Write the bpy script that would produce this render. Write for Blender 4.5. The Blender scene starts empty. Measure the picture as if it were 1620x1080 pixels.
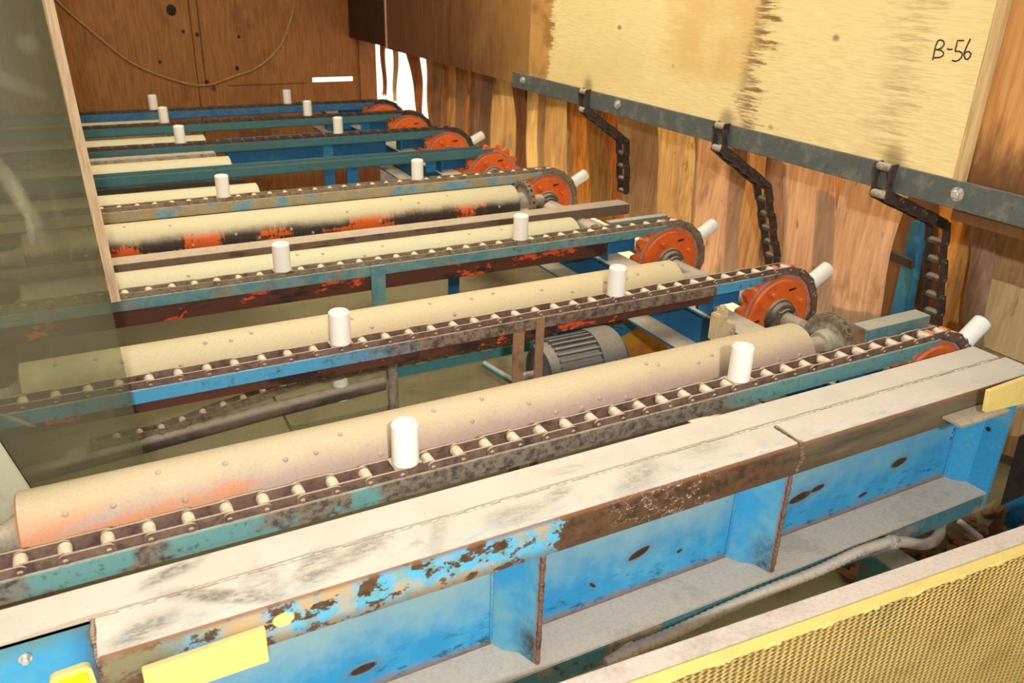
import bpy, bmesh, math, random
from mathutils import Vector, Matrix
random.seed(7)
PI = math.pi
COL = bpy.context.scene.collection
# ------------------------------------------------------------------ camera solve
W, H = 1620, 1080
YAW, PIT, ROLL, FPX, CZ = 0.5005245, 0.4248925, 0.0311694, 1305.393, 0.923081
cy_, sy_, cp_, sp_ = math.cos(YAW), math.sin(YAW), math.cos(PIT), math.sin(PIT)
FW = Vector((sy_ * cp_, cy_ * cp_, -sp_)); r0 = Vector((cy_, -sy_, 0)); u0 = r0.cross(FW)
RT = math.cos(ROLL) * r0 + math.sin(ROLL) * u0
UP = -math.sin(ROLL) * r0 + math.cos(ROLL) * u0
CAM = Vector((0, 0, CZ))
def at(px, py, axis, val):
    """point of the photographed place seen at a pixel, on a real plane axis=val"""
    d = FW + RT * ((px - W / 2) / FPX) - UP * ((py - H / 2) / FPX)
    i = 'xyz'.index(axis)
    return CAM + d * ((val - CAM[i]) / d[i])

# ------------------------------------------------------------------ object helpers
def link(o): COL.objects.link(o); return o
def tag(o, label, cat, group=None, kind=None):
    o['label'] = label
    if cat: o['category'] = cat
    if group: o['group'] = group
    if kind: o['kind'] = kind
    return o
def thing(name, label, cat, loc=(0, 0, 0), group=None):
    o = bpy.data.objects.new(name, None); o.empty_display_size = .05
    o.location = loc; link(o)
    return tag(o, label, cat, group)
def adopt(o, parent):
    """parent o keeping its world place (parents are only translated)"""
    p = Vector((0, 0, 0)); q = parent
    while q: p += Vector(q.location); q = q.parent
    o.parent = parent
    o.location = Vector(o.location) - p
    return o

class MB:
    def __init__(s): s.v = []; s.f = []
    def add(s, vs, fs, M=None):
        b = len(s.v)
        s.v += [tuple(M @ Vector(v)) if M else tuple(v) for v in vs]
        s.f += [[i + b for i in f] for f in fs]; return s
    def box(s, x0, x1, y0, y1, z0, z1, M=None):
        vs = [(x, y, z) for x in (x0, x1) for y in (y0, y1) for z in (z0, z1)]
        return s.add(vs, [(0, 1, 3, 2), (4, 6, 7, 5), (0, 4, 5, 1), (2, 3, 7, 6), (0, 2, 6, 4), (1, 5, 7, 3)], M)
    def prism(s, poly, ax, a0, a1, M=None):
        """poly in the two other axes (order xyz minus ax) extruded along ax"""
        n = len(poly); i = 'xyz'.index(ax)
        def P(p, a): l = list(p); l.insert(i, a); return tuple(l)
        vs = [P(p, a0) for p in poly] + [P(p, a1) for p in poly]
        fs = [tuple(range(n))[::-1], tuple(range(n, 2 * n))] + [(k, (k + 1) % n, n + (k + 1) % n, n + k) for k in range(n)]
        return s.add(vs, fs, M)
    def cyl(s, p0, p1, r0, r1=None, n=20, caps=True):
        return s.loft([(p0, r0), (p1, r0 if r1 is None else r1)], n, caps)
    def loft(s, rings, n=20, caps=True):
        """rings [(point, radius)] along a straight or bent path"""
        pts = [Vector(p) for p, _ in rings]; b = len(s.v); ref = None
        for k, (p, r) in enumerate(rings):
            a = pts[max(k - 1, 0)]; c = pts[min(k + 1, len(pts) - 1)]
            t = (c - a)
            if t.length < 1e-9:
                t = pts[-1] - pts[0]
            t.normalize()
            if ref is None:
                ref = t.orthogonal().normalized()
            ref = (ref - t * ref.dot(t)); ref.normalize(); w = t.cross(ref)
            for j in range(n):
                q = 2 * PI * j / n
                s.v.append(tuple(pts[k] + (ref * math.cos(q) + w * math.sin(q)) * r))
        for k in range(len(rings) - 1):
            for j in range(n):
                s.f.append([b + k * n + j, b + k * n + (j + 1) % n, b + (k + 1) * n + (j + 1) % n, b + (k + 1) * n + j])
        if caps:
            s.f.append([b + j for j in range(n)][::-1]); e = b + (len(rings) - 1) * n
            s.f.append([e + j for j in range(n)])
        return s
    def tube(s, pts, r, n=10): return s.loft([(p, r) for p in pts], n)
    def ball(s, c, r, sx=1, sy=1, sz=1, n=10, m=6):
        c = Vector(c); rings = []
        b = len(s.v)
        for i in range(1, m):
            t = PI * i / m
            for j in range(n):
                q = 2 * PI * j / n
                s.v.append((c.x + r * sx * math.sin(t) * math.cos(q), c.y + r * sy * math.sin(t) * math.sin(q), c.z + r * sz * math.cos(t)))
        for i in range(m - 2):
            for j in range(n):
                s.f.append([b + i * n + j, b + (i + 1) * n + j, b + (i + 1) * n + (j + 1) % n, b + i * n + (j + 1) % n])
        s.v.append((c.x, c.y, c.z + r * sz)); s.v.append((c.x, c.y, c.z - r * sz)); T = len(s.v) - 2
        for j in range(n):
            s.f.append([T, b + j, b + (j + 1) % n]); l = b + (m - 2) * n
            s.f.append([T + 1, l + (j + 1) % n, l + j])
        return s
    def mesh(s, name, mat, bevel=0, sharp=35):
        me = bpy.data.meshes.new(name)
        me.from_pydata(s.v, [], s.f)
        bm = bmesh.new(); bm.from_mesh(me)
        bmesh.ops.recalc_face_normals(bm, faces=bm.faces)
        if bevel:
            es = [e for e in bm.edges if len(e.link_faces) == 2 and e.calc_face_angle(0) > .6]
            bmesh.ops.bevel(bm, geom=es, offset=bevel, segments=2, affect='EDGES', clamp_overlap=True)
        bm.to_mesh(me); bm.free()
        me.polygons.foreach_set('use_smooth', [True] * len(me.polygons))
        me.set_sharp_from_angle(angle=math.radians(sharp))
        if mat: me.materials.append(mat)
        return me
    def build(s, name, mat, parent=None, bevel=0, sharp=35, origin=None):
        """link as one mesh; vertices are in world space, the origin goes to the parent's place"""
        o = None
        if origin is None: origin = Vector((0, 0, 0))
        if parent:
            p = Vector((0, 0, 0)); q = parent
            while q: p += Vector(q.location); q = q.parent
            s.v = [tuple(Vector(v) - p) for v in s.v]
        elif origin is not None:
            s.v = [tuple(Vector(v) - Vector(origin)) for v in s.v]
        me = s.mesh(name, mat, bevel, sharp)
        o = link(bpy.data.objects.new(name, me))
        if parent: o.parent = parent
        else: o.location = origin
        return o

# ------------------------------------------------------------------ materials
def C(r, g, b):
    f = lambda u: (u / 255 / 12.92) if u / 255 <= .04045 else ((u / 255 + .055) / 1.055) ** 2.4
    return (f(r), f(g), f(b), 1)
class Mat:
    def __init__(s, name, rough=.8, metal=0, spec=.3):
        s.m = bpy.data.materials.new(name); s.m.use_nodes = True
        s.t = s.m.node_tree; s.b = s.t.nodes['Principled BSDF']
        s.b.inputs['Roughness'].default_value = rough; s.b.inputs['Metallic'].default_value = metal
        s.b.inputs['Specular IOR Level'].default_value = spec
        s.geo = s.n('NewGeometry'); s.pos = s.geo.outputs['Position']
    def n(s, t): return s.t.nodes.new('ShaderNode' + t)
    def l(s, a, b): s.t.links.new(a, b)
    def put(s, v, sock):
        if hasattr(v, 'is_output') or isinstance(v, bpy.types.NodeSocket): s.l(v, sock)
        else: sock.default_value = v
    def math(s, op, a, b=0.0, clamp=False):
        k = s.n('Math'); k.operation = op; k.use_clamp = clamp
        s.put(a, k.inputs[0]); s.put(b, k.inputs[1]); return k.outputs[0]
    def scale(s, vec=(1, 1, 1), off=(0, 0, 0)):
        k = s.n('Mapping'); k.inputs['Scale'].default_value = vec; k.inputs['Location'].default_value = off
        s.l(s.pos, k.inputs['Vector']); return k.outputs[0]
    def noise(s, sc=10, det=4, rough=.6, vec=None, dist=0):
        k = s.n('TexNoise'); k.inputs['Scale'].default_value = sc; k.inputs['Detail'].default_value = det
        k.inputs['Roughness'].default_value = rough; k.inputs['Distortion'].default_value = dist
        s.l(vec or s.pos, k.inputs['Vector']); return k.outputs['Fac']
    def step(s, v, lo, hi, a=0.0, b=1.0, smooth=True):
        k = s.n('MapRange'); k.interpolation_type = 'SMOOTHSTEP' if smooth else 'LINEAR'
        s.put(v, k.inputs[0]); k.inputs[1].default_value = lo; k.inputs[2].default_value = hi
        k.inputs[3].default_value = a; k.inputs[4].default_value = b; return k.outputs[0]
    def mix(s, f, a, b):
        k = s.n('Mix'); k.data_type = 'RGBA'
        s.put(f, k.inputs[0]); s.put(a, k.inputs[6]); s.put(b, k.inputs[7]); return k.outputs[2]
    def axis(s, v, i):
        k = s.n('SeparateXYZ'); s.l(v, k.inputs[0]); return k.outputs[i]
    def nz(s): return s.axis(s.geo.outputs['Normal'], 2)
    def nrm(s, i): return s.axis(s.geo.outputs['Normal'], i)
    def ell(s, a0, a1, c0, c1, r0, r1, ang=0, soft=.25, wob=None):
        """soft ellipse mask in two coordinates"""
        u = s.math('SUBTRACT', a0, c0); v = s.math('SUBTRACT', a1, c1)
        ca, sa = math.cos(ang), math.sin(ang)
        p = s.math('ADD', s.math('MULTIPLY', u, ca / r0), s.math('MULTIPLY', v, sa / r0))
        q = s.math('ADD', s.math('MULTIPLY', u, -sa / r1), s.math('MULTIPLY', v, ca / r1))
        d = s.math('SQRT', s.math('ADD', s.math('MULTIPLY', p, p), s.math('MULTIPLY', q, q)))
        if wob is not None: d = s.math('ADD', d, wob)
        return s.step(d, 1 - soft, 1 + soft, 1, 0)
    def color(s, v): s.put(v, s.b.inputs['Base Color']); return s
    def bump(s, v, strength=.3, dist=.002):
        k = s.n('Bump'); k.inputs['Strength'].default_value = strength; k.inputs['Distance'].default_value = dist
        s.l(v, k.inputs['Height']); s.l(k.outputs[0], s.b.inputs['Normal']); return s
    def rough(s, v): s.put(v, s.b.inputs['Roughness']); return s

DUST = C(206, 192, 165)
DUSTG = C(190, 180, 162)
def weathered(name, base, alt=None, amt=(.5, .62), sc=14, vec=(1, 1, 1), alt2=None, amt2=(.6, .7), sc2=45,
              dust=DUST, up=.0, all_=.0, rough=.75, metal=0, bump=.25, speck=.22):
    m = Mat(name, rough, metal)
    c = base
    if alt: c = m.mix(m.step(m.noise(sc, 6, .65, m.scale(vec)), *amt), c, alt)
    if alt2: c = m.mix(m.step(m.noise(sc2, 5, .7, m.scale(vec, (3, 7, 1))), *amt2), c, alt2)
    var = m.noise(120, 3, .7)
    if up or all_:
        n = m.noise(22, 5, .65, m.scale((1, 1, 1), (9, 2, 4)))
        f = m.math('MULTIPLY', m.step(m.nz(), .25, .85), m.step(n, .2, .55, up * .75, up))
        if all_: f = m.math('MAXIMUM', f, m.step(n, .3, .7, 0, all_))
        c = m.mix(f, c, dust)
    k = m.mix(m.step(var, .35, .8, 0, speck), c, (0.02, .015, .01, 1))
    m.color(k); m.bump(var, bump, .0015)
    return m.m

M = {}
M['rail_brown'] = weathered('rail brown steel', C(120, 100, 82), C(70, 58, 52), sc=30, alt2=C(86, 130, 142), amt2=(.6, .72), sc2=9, up=.7, all_=.35)
M['rail_teal'] = weathered('rail teal paint', C(74, 128, 134), C(118, 114, 98), sc=8, amt=(.5, .7), alt2=C(74, 66, 60), amt2=(.62, .7), sc2=35, up=.75, all_=.2)
M['rail_bluebrown'] = weathered('rail blue brown', C(118, 104, 88), C(58, 150, 196), amt=(.5, .6), sc=2.3, alt2=C(60, 52, 50), amt2=(.6, .75), sc2=60, up=.7, all_=.2)
M['rail_mottled'] = weathered('rail mottled', C(160, 146, 108), C(92, 152, 178), amt=(.5, .6), sc=13, alt2=C(110, 100, 76), sc2=28, up=.7, all_=.25)
M['rail_backteal'] = weathered('rail dull teal', C(58, 112, 118), C(64, 104, 104), sc=5, alt2=C(96, 88, 70), amt2=(.6, .74), sc2=9, vec=(.4, 1, 1), up=.7, dust=C(150, 126, 92), all_=.1)
M['rail_blue'] = weathered('rail blue paint', C(34, 100, 150), C(44, 112, 140), sc=6, alt2=C(70, 66, 62), amt2=(.68, .78), sc2=30, up=.6, all_=.1)
M['strip_red'] = weathered('dirty red brown strip', C(112, 76, 68), C(80, 54, 50), sc=30, dust=C(178, 148, 128), up=.35, rough=.7)
M['rust'] = weathered('rusty runner', C(84, 48, 34), C(44, 28, 24), sc=12, alt2=C(210, 80, 28), amt2=(.58, .63), sc2=16, vec=(.5, 1, 1), up=.4)
M['blue'] = weathered('blue paint', C(36, 104, 152), C(48, 120, 150), sc=5, alt2=C(50, 52, 54), amt2=(.68, .78), sc2=25, up=.0)
M['bluedust'] = weathered('blue paint dusty', C(36, 104, 152), C(60, 116, 140), sc=5, alt2=C(60, 56, 52), amt2=(.68, .78), sc2=25, up=1.0)
M['chain'] = weathered('chain steel', C(104, 78, 68), C(74, 52, 48), sc=40, dust=C(196, 178, 148), up=.9, all_=.14, rough=.55)
M['chain_dark'] = weathered('oily chain steel', C(66, 54, 50), C(40, 34, 34), sc=40, dust=C(150, 132, 104), up=.6, all_=.08, rough=.5)
M['chain_dust'] = weathered('dust caked chain', C(120, 104, 84), C(88, 74, 60), sc=50, up=.5, all_=.35, dust=C(176, 158, 126))
M['roller'] = weathered('chain roller', C(214, 196, 164), C(170, 144, 122), sc=60, up=.8, all_=.5, dust=C(226, 212, 182))
M['orange'] = weathered('orange paint', C(232, 104, 30), C(214, 88, 26), sc=12, alt2=C(170, 140, 130), amt2=(.70, .76), sc2=18, up=.3, all_=.04, rough=.5, speck=.1)
M['ringgrey'] = weathered('bare grey ring', C(168, 148, 144), C(150, 128, 124), sc=20, up=.2)
M['postbrown'] = weathered('post brown', C(148, 114, 84), C(120, 92, 72), sc=20, alt2=C(92, 130, 150), amt2=(.7, .78), sc2=14, up=.4)
M['black'] = weathered('void shade black', C(22, 20, 19), C(16, 15, 14), sc=9, bump=.05, speck=0)  # near black that paints the unlit void behind the first short drum
M['yellowmesh'] = weathered('tan yellow mesh paint', C(226, 198, 120), C(214, 184, 108), sc=9, rough=.55, bump=.05, speck=.05)
M['scrap'] = weathered('wood scrap', C(140, 100, 60), C(70, 50, 36), sc=14, alt2=C(190, 150, 96), amt2=(.6, .66), sc2=9)
M['screw'] = weathered('dusty screw head', C(176, 158, 134), C(150, 132, 112), sc=60, up=.5, speck=.1)
M['hub'] = weathered('hub steel', C(84, 76, 66), C(52, 46, 42), sc=30, up=.8, all_=.12)
M['shaft'] = weathered('dusty shaft', C(150, 140, 118), C(120, 112, 96), sc=20, up=.8, all_=.4)
M['greydust'] = weathered('dusty grey steel', C(136, 128, 112), C(100, 92, 82), sc=30, up=.6, all_=.5)
M['steel'] = weathered('dark flat steel', C(84, 92, 88), C(106, 108, 98), sc=16, alt2=C(58, 64, 66), amt2=(.6, .75), sc2=40, up=.4, rough=.55, bump=.1)
M['bolt'] = weathered('bright bolt', C(206, 204, 198), C(160, 158, 150), sc=80, rough=.35, metal=.5, bump=.05)
M['white'] = weathered('white plastic', C(236, 234, 222), C(226, 216, 190), amt=(.62, .75), sc=30, rough=.45, bump=.0, speck=.03)
M['yellow'] = weathered('yellow paint', C(232, 208, 124), C(222, 198, 126), sc=9, alt2=C(170, 146, 80), amt2=(.68, .75), sc2=30, rough=.5, bump=.1, up=.25, speck=.08)
M['yellowtag'] = weathered('bright yellow plastic', C(244, 222, 20), C(236, 206, 60), sc=14, rough=.4, bump=.05, speck=.03)
M['floor'] = weathered('dusty floor', C(150, 142, 104), C(136, 128, 94), sc=2.5, alt2=C(122, 112, 82), amt2=(.55, .75), sc2=8, bump=.2)
M['motor'] = weathered('motor grey', C(96, 94, 96), C(80, 78, 80), sc=12, up=.75, dust=C(178, 168, 148), all_=.1)
M['dark'] = weathered('dark soot steel', C(44, 36, 32), C(30, 26, 24), sc=20, up=.15)
M['pipe'] = weathered('brown return tube', C(112, 98, 84), C(80, 68, 62), sc=9, vec=(.4, 1, 1), up=.6)
M['teal'] = weathered('teal channel', C(66, 130, 134), C(84, 120, 118), sc=9, alt2=C(70, 66, 60), amt2=(.66, .74), sc2=30, up=.7)
M['tan'] = weathered('tan coated block', C(206, 184, 138), C(184, 160, 116), sc=18, up=.5, all_=.3)
M['hose'] = weathered('grey conduit', C(176, 166, 154), C(150, 142, 132), sc=30, up=.7, dust=C(196, 186, 172), rough=.55)
M['ink'] = weathered('dark ink', C(46, 44, 42), rough=.6, bump=0)
M['cable'] = weathered('pale cable', C(190, 150, 100), C(170, 130, 84), sc=30, bump=0)
M['yellowold'] = weathered('old ochre paint', C(206, 150, 44), C(190, 116, 50), sc=4, up=.2)
M['gravel'] = weathered('outdoor gravel', C(200, 194, 182), C(176, 168, 154), sc=3)

def rail_paint(name, paint, brown, x_lo, x_hi, patches=()):
    m = Mat(name, .65)
    x = m.axis(m.pos, 0); n = m.noise(7, 5, .65); f = m.noise(50, 5, .7)
    keep = m.step(m.math('ADD', x, m.math('MULTIPLY', m.math('SUBTRACT', n, .5), .35)), x_lo, x_hi, 1, 0)
    for (cx, w_) in patches:
        keep = m.math('MAXIMUM', keep, m.step(m.math('ADD', m.math('ABSOLUTE', m.math('SUBTRACT', x, cx)), m.math('MULTIPLY', m.math('SUBTRACT', n, .5), .3)), w_ * .6, w_, 1, 0))
    b = m.mix(m.step(f, .4, .65), brown, C(72, 62, 56))
    p = m.mix(m.step(f, .54, .70, 0, .85), paint, C(70, 74, 70))
    c = m.mix(keep, b, p)
    c = m.mix(m.math('MULTIPLY', m.step(m.nz(), .3, .85), .7), c, DUST)
    m.color(c); m.bump(f, .35, .0015); return m.m
M['rail_brown2'] = M['rail_brown']
M['rail_front'] = rail_paint('front rail paint', C(104, 148, 144), C(132, 118, 100), -2, -1.9, ((-.10, .10), (.12, .13), (.40, .05), (1.75, .5)))
M['rail_bluebrown'] = rail_paint('second rail paint', C(72, 146, 182), C(132, 112, 92), .45, .75, ((1.9, .12),))
def drum_material(name, under, orange, orange_mask, thin, top=C(204, 188, 152)):
    """painted steel tube: dust lies on its upper side, paint and grime show where it has been rubbed"""
    m = Mat(name, .6)
    x = m.axis(m.pos, 0)
    g = m.noise(6, 5, .6, m.scale((.8, 2, 2))); streak = m.noise(30, 4, .7, m.scale((4, .4, .4)))
    c = m.mix(orange_mask(m, x, g), under, orange)
    c = m.mix(m.step(streak, .58, .78, 0, .35), c, C(110, 80, 66))
    n = m.noise(9, 5, .6, m.scale((1.2, 1, 1), (4, 1, 2)))
    ridge = m.math('ADD', m.nz(), m.math('MULTIPLY', m.math('SUBTRACT', n, .5), .45))
    c = m.mix(m.step(ridge, thin[0], thin[1], thin[2], thin[3]), c, top)
    spec = m.noise(160, 2, .6)
    c = m.mix(m.step(spec, .4, .85, 0, .2), c, C(120, 96, 80))
    m.color(c); m.bump(spec, .1, .001)
    return m.m
M['drum'] = drum_material('front drum', C(182, 154, 140), C(208, 136, 96), lambda m, x, g: m.math('MAXIMUM', m.step(m.math('ADD', x, m.math('MULTIPLY', m.math('SUBTRACT', g, .5), 1.6)), -.05, .12, 1, 0), m.step(x, -.180, -.175, .95, 0)), (.42, .95, .10, 1.0))
M['drum_tan'] = drum_material('second drum', C(196, 164, 124), C(206, 148, 96), lambda m, x, g: m.step(g, .54, .66), (.2, .8, .3, 1.0), C(204, 190, 150))
M['drum_dark'] = drum_material('grimy drum', C(60, 50, 44), C(222, 96, 28), lambda m, x, g: m.step(m.math('ADD', m.math('MULTIPLY', g, .7), m.math('MULTIPLY', m.noise(40, 4, .7, m.scale((2.2, .5, .5))), .3)), .50, .53), (.12, .62, .0, 1.0), C(196, 188, 150))
M['drum_pale'] = drum_material('pale drum', C(120, 108, 86), C(156, 126, 94), lambda m, x, g: m.step(g, .5, .6), (.0, .4, .1, 1.0), C(198, 192, 156))
def plywood(name, a, b, knot, axis_long, axis_cross, grain=70, stain=None, knots=True, gloss=.6, sc=1.0, knotsc=2.1):
    m = Mat(name, gloss)
    v = [1, 1, 1]; v[axis_long] = .06; v[axis_cross] = 1
    g = m.noise(grain, 5, .65, m.scale(v), .3)
    w = m.noise(2.2 * sc, 4, .55, m.scale([.5 if i == axis_long else 1.5 for i in range(3)]))
    c = m.mix(m.step(g, .35, .7), a, b)
    c = m.mix(m.step(w, .45, .75, 0, .55), c, b)
    if stain: c = stain(m, c, g)
    if knots:
        k = m.n('TexVoronoi'); k.inputs['Scale'].default_value = knotsc; k.inputs['Randomness'].default_value = 1
        vv = [1.0, 1.0, 1.0]; vv[axis_long] = .7
        for i in range(3):
            if i not in (axis_long, axis_cross): vv[i] = .02
        m.l(m.scale(vv, (2.3, 1.7, 5.1)), k.inputs['Vector'])
        c = m.mix(m.step(k.outputs['Distance'], .035, .075, .85, 0), c, knot)
    m.color(c); m.bump(g, .15, .001)
    return m.m
def back_stain(m, c, g):
    b = m.noise(2.6, 5, .65, m.scale((1, .1, .6))); x = m.axis(m.pos, 0)
    c = m.mix(m.step(b, .5, .7, 0, .55), c, C(98, 54, 24))
    c = m.mix(m.step(m.noise(6, 5, .7, m.scale((1, .1, .8), (4, 0, 2))), .58, .74, 0, .35), c, C(186, 146, 100))
    return m.mix(m.step(x, 1.4, 2.3, 0, .35), c, C(120, 54, 22))
M['ply_back'] = plywood('back wall plywood', C(170, 116, 58), C(138, 86, 38), C(66, 38, 20), 2, 0, grain=95, knotsc=3.2, stain=back_stain)
M['ply_far'] = plywood('far side plywood', C(124, 92, 60), C(88, 60, 40), C(60, 40, 26), 2, 1, gloss=.5, knots=False)
M['ply_dark'] = plywood('dark side plywood', C(70, 42, 34), C(50, 30, 26), C(30, 20, 14), 2, 1, knots=False)
M['ply_orange'] = plywood('orange plywood', C(196, 136, 64), C(170, 104, 44), C(70, 40, 22), 2, 1, knotsc=3)
M['ply_edge'] = plywood('plywood edge', C(246, 222, 190), C(222, 178, 146), C(110, 80, 60), 2, 0, grain=160, knots=False)
M['ceil'] = plywood('ceiling plywood', C(150, 110, 66), C(120, 80, 44), C(60, 40, 20), 1, 0)
M['batten'] = plywood('pale batten', C(206, 178, 128), C(170, 140, 96), C(90, 70, 50), 2, 1, knots=False)
def near_stain(m, c, g):
    y = m.axis(m.pos, 1); z = m.axis(m.pos, 2)
    fine = m.noise(60, 4, .7, m.scale((1, .10, 1.2)))
    big = m.noise(5, 5, .65, m.scale((1, 1, 1.3)))
    jag = m.math('ADD', m.math('MULTIPLY', m.math('SUBTRACT', fine, .5), .55), m.math('MULTIPLY', m.math('SUBTRACT', big, .5), .45))
    # bare orange ply where the face veneer is gone, at the far end of the sheet
    e = m.step(m.math('ADD', y, m.math('MULTIPLY', jag, .35)), 3.70, 3.74)
    c = m.mix(e, c, m.mix(m.step(big, .4, .65), C(188, 146, 80), C(150, 108, 60)))
    # amber band and dark torn band
    d = m.math('SUBTRACT', m.math('ADD', y, m.math('MULTIPLY', jag, .6)), m.math('MULTIPLY', z, -.05))
    amber = m.math('MULTIPLY', m.step(d, 2.22, 2.34), m.step(d, 2.72, 2.95, 1, 0))
    low = m.step(z, .5, .62)
    c = m.mix(m.math('MULTIPLY', amber, m.math('MULTIPLY', m.step(big, .35, .6, .35, .85), low)), c, C(206, 172, 104))
    dark = m.math('MULTIPLY', m.step(d, 2.26, 2.31), m.step(d, 2.36, 2.42, 1, 0))
    dark = m.math('MULTIPLY', dark, m.step(fine, .38, .6))
    c = m.mix(m.math('MULTIPLY', dark, .85), c, C(104, 72, 48))
    d2 = m.math('MULTIPLY', m.step(m.math('ADD', y, m.math('MULTIPLY', jag, .4)), 1.60, 1.68), m.step(m.math('ADD', y, m.math('MULTIPLY', jag, .4)), 1.70, 1.84, 1, 0))
    c = m.mix(m.math('MULTIPLY', m.math('MULTIPLY', d2, m.step(fine, .4, .65)), .5), c, C(132, 104, 62))
    # grease above the chain pins
    for cyy in (3.36, 2.40, 1.66):
        c = m.mix(m.math('MULTIPLY', m.ell(y, z, cyy, .43, .035, .035, 0, .7, m.math('MULTIPLY', jag, 1.5)), .6), c, C(104, 84, 56))
    return c
M['ply_near'] = plywood('near side plywood', C(228, 212, 156), C(212, 190, 128), C(120, 100, 66), 1, 2, grain=210, stain=near_stain, knotsc=4.5)
def far_stain(m, c, g):
    y = m.axis(m.pos, 1); b = m.noise(3, 5, .6)
    c = m.mix(m.step(m.math('ADD', y, m.math('MULTIPLY', b, 1.4)), 4.5, 5.6, .75, 0), c, C(170, 128, 68))
    return c
M['ply_far'] = plywood('far side plywood', C(116, 80, 52), C(84, 54, 36), C(60, 40, 26), 2, 1, gloss=.5, knots=False, stain=far_stain)
def orange_stain(m, c, g):
    z = m.axis(m.pos, 2); b = m.noise(9, 5, .65, m.scale((1, 1, .35)))
    return m.mix(m.step(m.math('ADD', z, m.math('MULTIPLY', m.math('SUBTRACT', b, .5), .5)), .42, .60, .85, 0), c, C(74, 46, 28))
M['ply_orange'] = plywood('orange plywood', C(196, 146, 86), C(172, 118, 64), C(80, 54, 34), 2, 1, knotsc=3, stain=orange_stain)

STRIPMATS = []
for i, (a, b) in enumerate([((214, 180, 134), (186, 146, 100)), ((226, 202, 156), (204, 172, 122)), ((196, 146, 98), (160, 108, 66)),
                            ((192, 160, 132), (160, 126, 98)), ((228, 200, 168), (208, 172, 136)), ((216, 170, 100), (170, 116, 60)),
                            ((148, 130, 112), (122, 104, 86)), ((240, 218, 168), (222, 194, 138))]):
    m = Mat('veneer strip %d' % i, .6)
    g = m.noise(55, 5, .65, m.scale((1, 1, .07)), .3)
    w = m.noise(5, 5, .65, m.scale((1, 1, .45), (i, 2 * i, 0)))
    c = m.mix(m.step(g, .35, .7), C(*a), C(*b))
    c = m.mix(m.step(w, .52, .72, 0, .55), c, C(int(b[0] * .62), int(b[1] * .5), int(b[2] * .42)))
    c = m.mix(m.step(m.noise(26, 5, .7, m.scale((1, 1, .25), (5, i, 1))), .62, .72, 0, .6), c, C(74, 48, 32))
    m.color(c); m.bump(g, .2, .002)
    tr = m.n('BsdfTranslucent'); m.put(c, tr.inputs[0]); mx = m.n('MixShader'); mx.inputs[0].default_value = .38
    m.l(m.b.outputs[0], mx.inputs[1]); m.l(tr.outputs[0], mx.inputs[2])
    m.l(mx.outputs[0], m.t.nodes['Material Output'].inputs['Surface'])
    STRIPMATS.append(m.m)

# beam materials
def beam_top():
    m = Mat('beam top dust', .85)
    n = m.noise(7, 5, .65); f = m.noise(28, 5, .7, m.scale((.6, 2, 1)))
    c = m.mix(m.step(n, .35, .7, 0, .6), C(208, 201, 184), C(192, 185, 168))
    # wiped boot scuffs
    x = m.axis(m.pos, 0); y = m.axis(m.pos, 1); wob = m.math('MULTIPLY', m.math('SUBTRACT', f, .5), 1.6)
    h2 = m.noise(60, 4, .75, m.scale((1, 1.6, 1), (2, 5, 0)))
    brk = m.math('MULTIPLY', m.step(f, .36, .56, .25, 1), m.step(h2, .35, .6, .45, 1))
    for cx, cyy, rx, ry, ang, k in [(.035, 1.205, .055, .016, .35, .8), (.10, 1.112, .10, .016, -.5, .85), (.16, 1.125, .03, .03, 0, .5), (.25, 1.115, .05, .03, .8, .75), (-.02, 1.09, .05, .022, .3, .8), (.33, 1.125, .06, .02, .4, .65),
                                   (.62, 1.10, .06, .03, 0, .5), (.72, 1.12, .05, .014, .3, .5), (.9, 1.10, .08, .03, .5, .5), (.78, 1.185, .04, .014, 0, .45), (1.1, 1.13, .06, .02, 0, .35), (.47, 1.11, .05, .015, 1, .4)]:
        c = m.mix(m.math('MULTIPLY', m.math('MULTIPLY', m.ell(x, y, cx, cyy, rx, ry, ang, .55, wob), brk), k), c, C(104, 96, 84))
    blot = m.math('MULTIPLY', m.step(m.noise(13, 5, .7), .54, .70, 0, .5), m.step(x, 1.3, .9))
    c = m.mix(m.math('MULTIPLY', blot, m.step(y, 1.16, 1.14)), c, C(150, 146, 136))
    c = m.mix(m.math('MULTIPLY', m.step(y, 1.115, 1.07), m.step(f, .50, .62, 0, .55)), c, C(146, 178, 192))
    ln = m.math('ABSOLUTE', m.math('SUBTRACT', m.math('ADD', y, m.math('MULTIPLY', m.math('SUBTRACT', n, .5), .02)), 1.150))
    c = m.mix(m.step(ln, .0015, .005, .5, 0), c, C(150, 124, 102))
    c = m.mix(m.step(m.noise(150, 2), .6, .8, 0, .3), c, C(120, 108, 92))
    m.color(c); m.bump(f, .2, .001); return m.m
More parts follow.
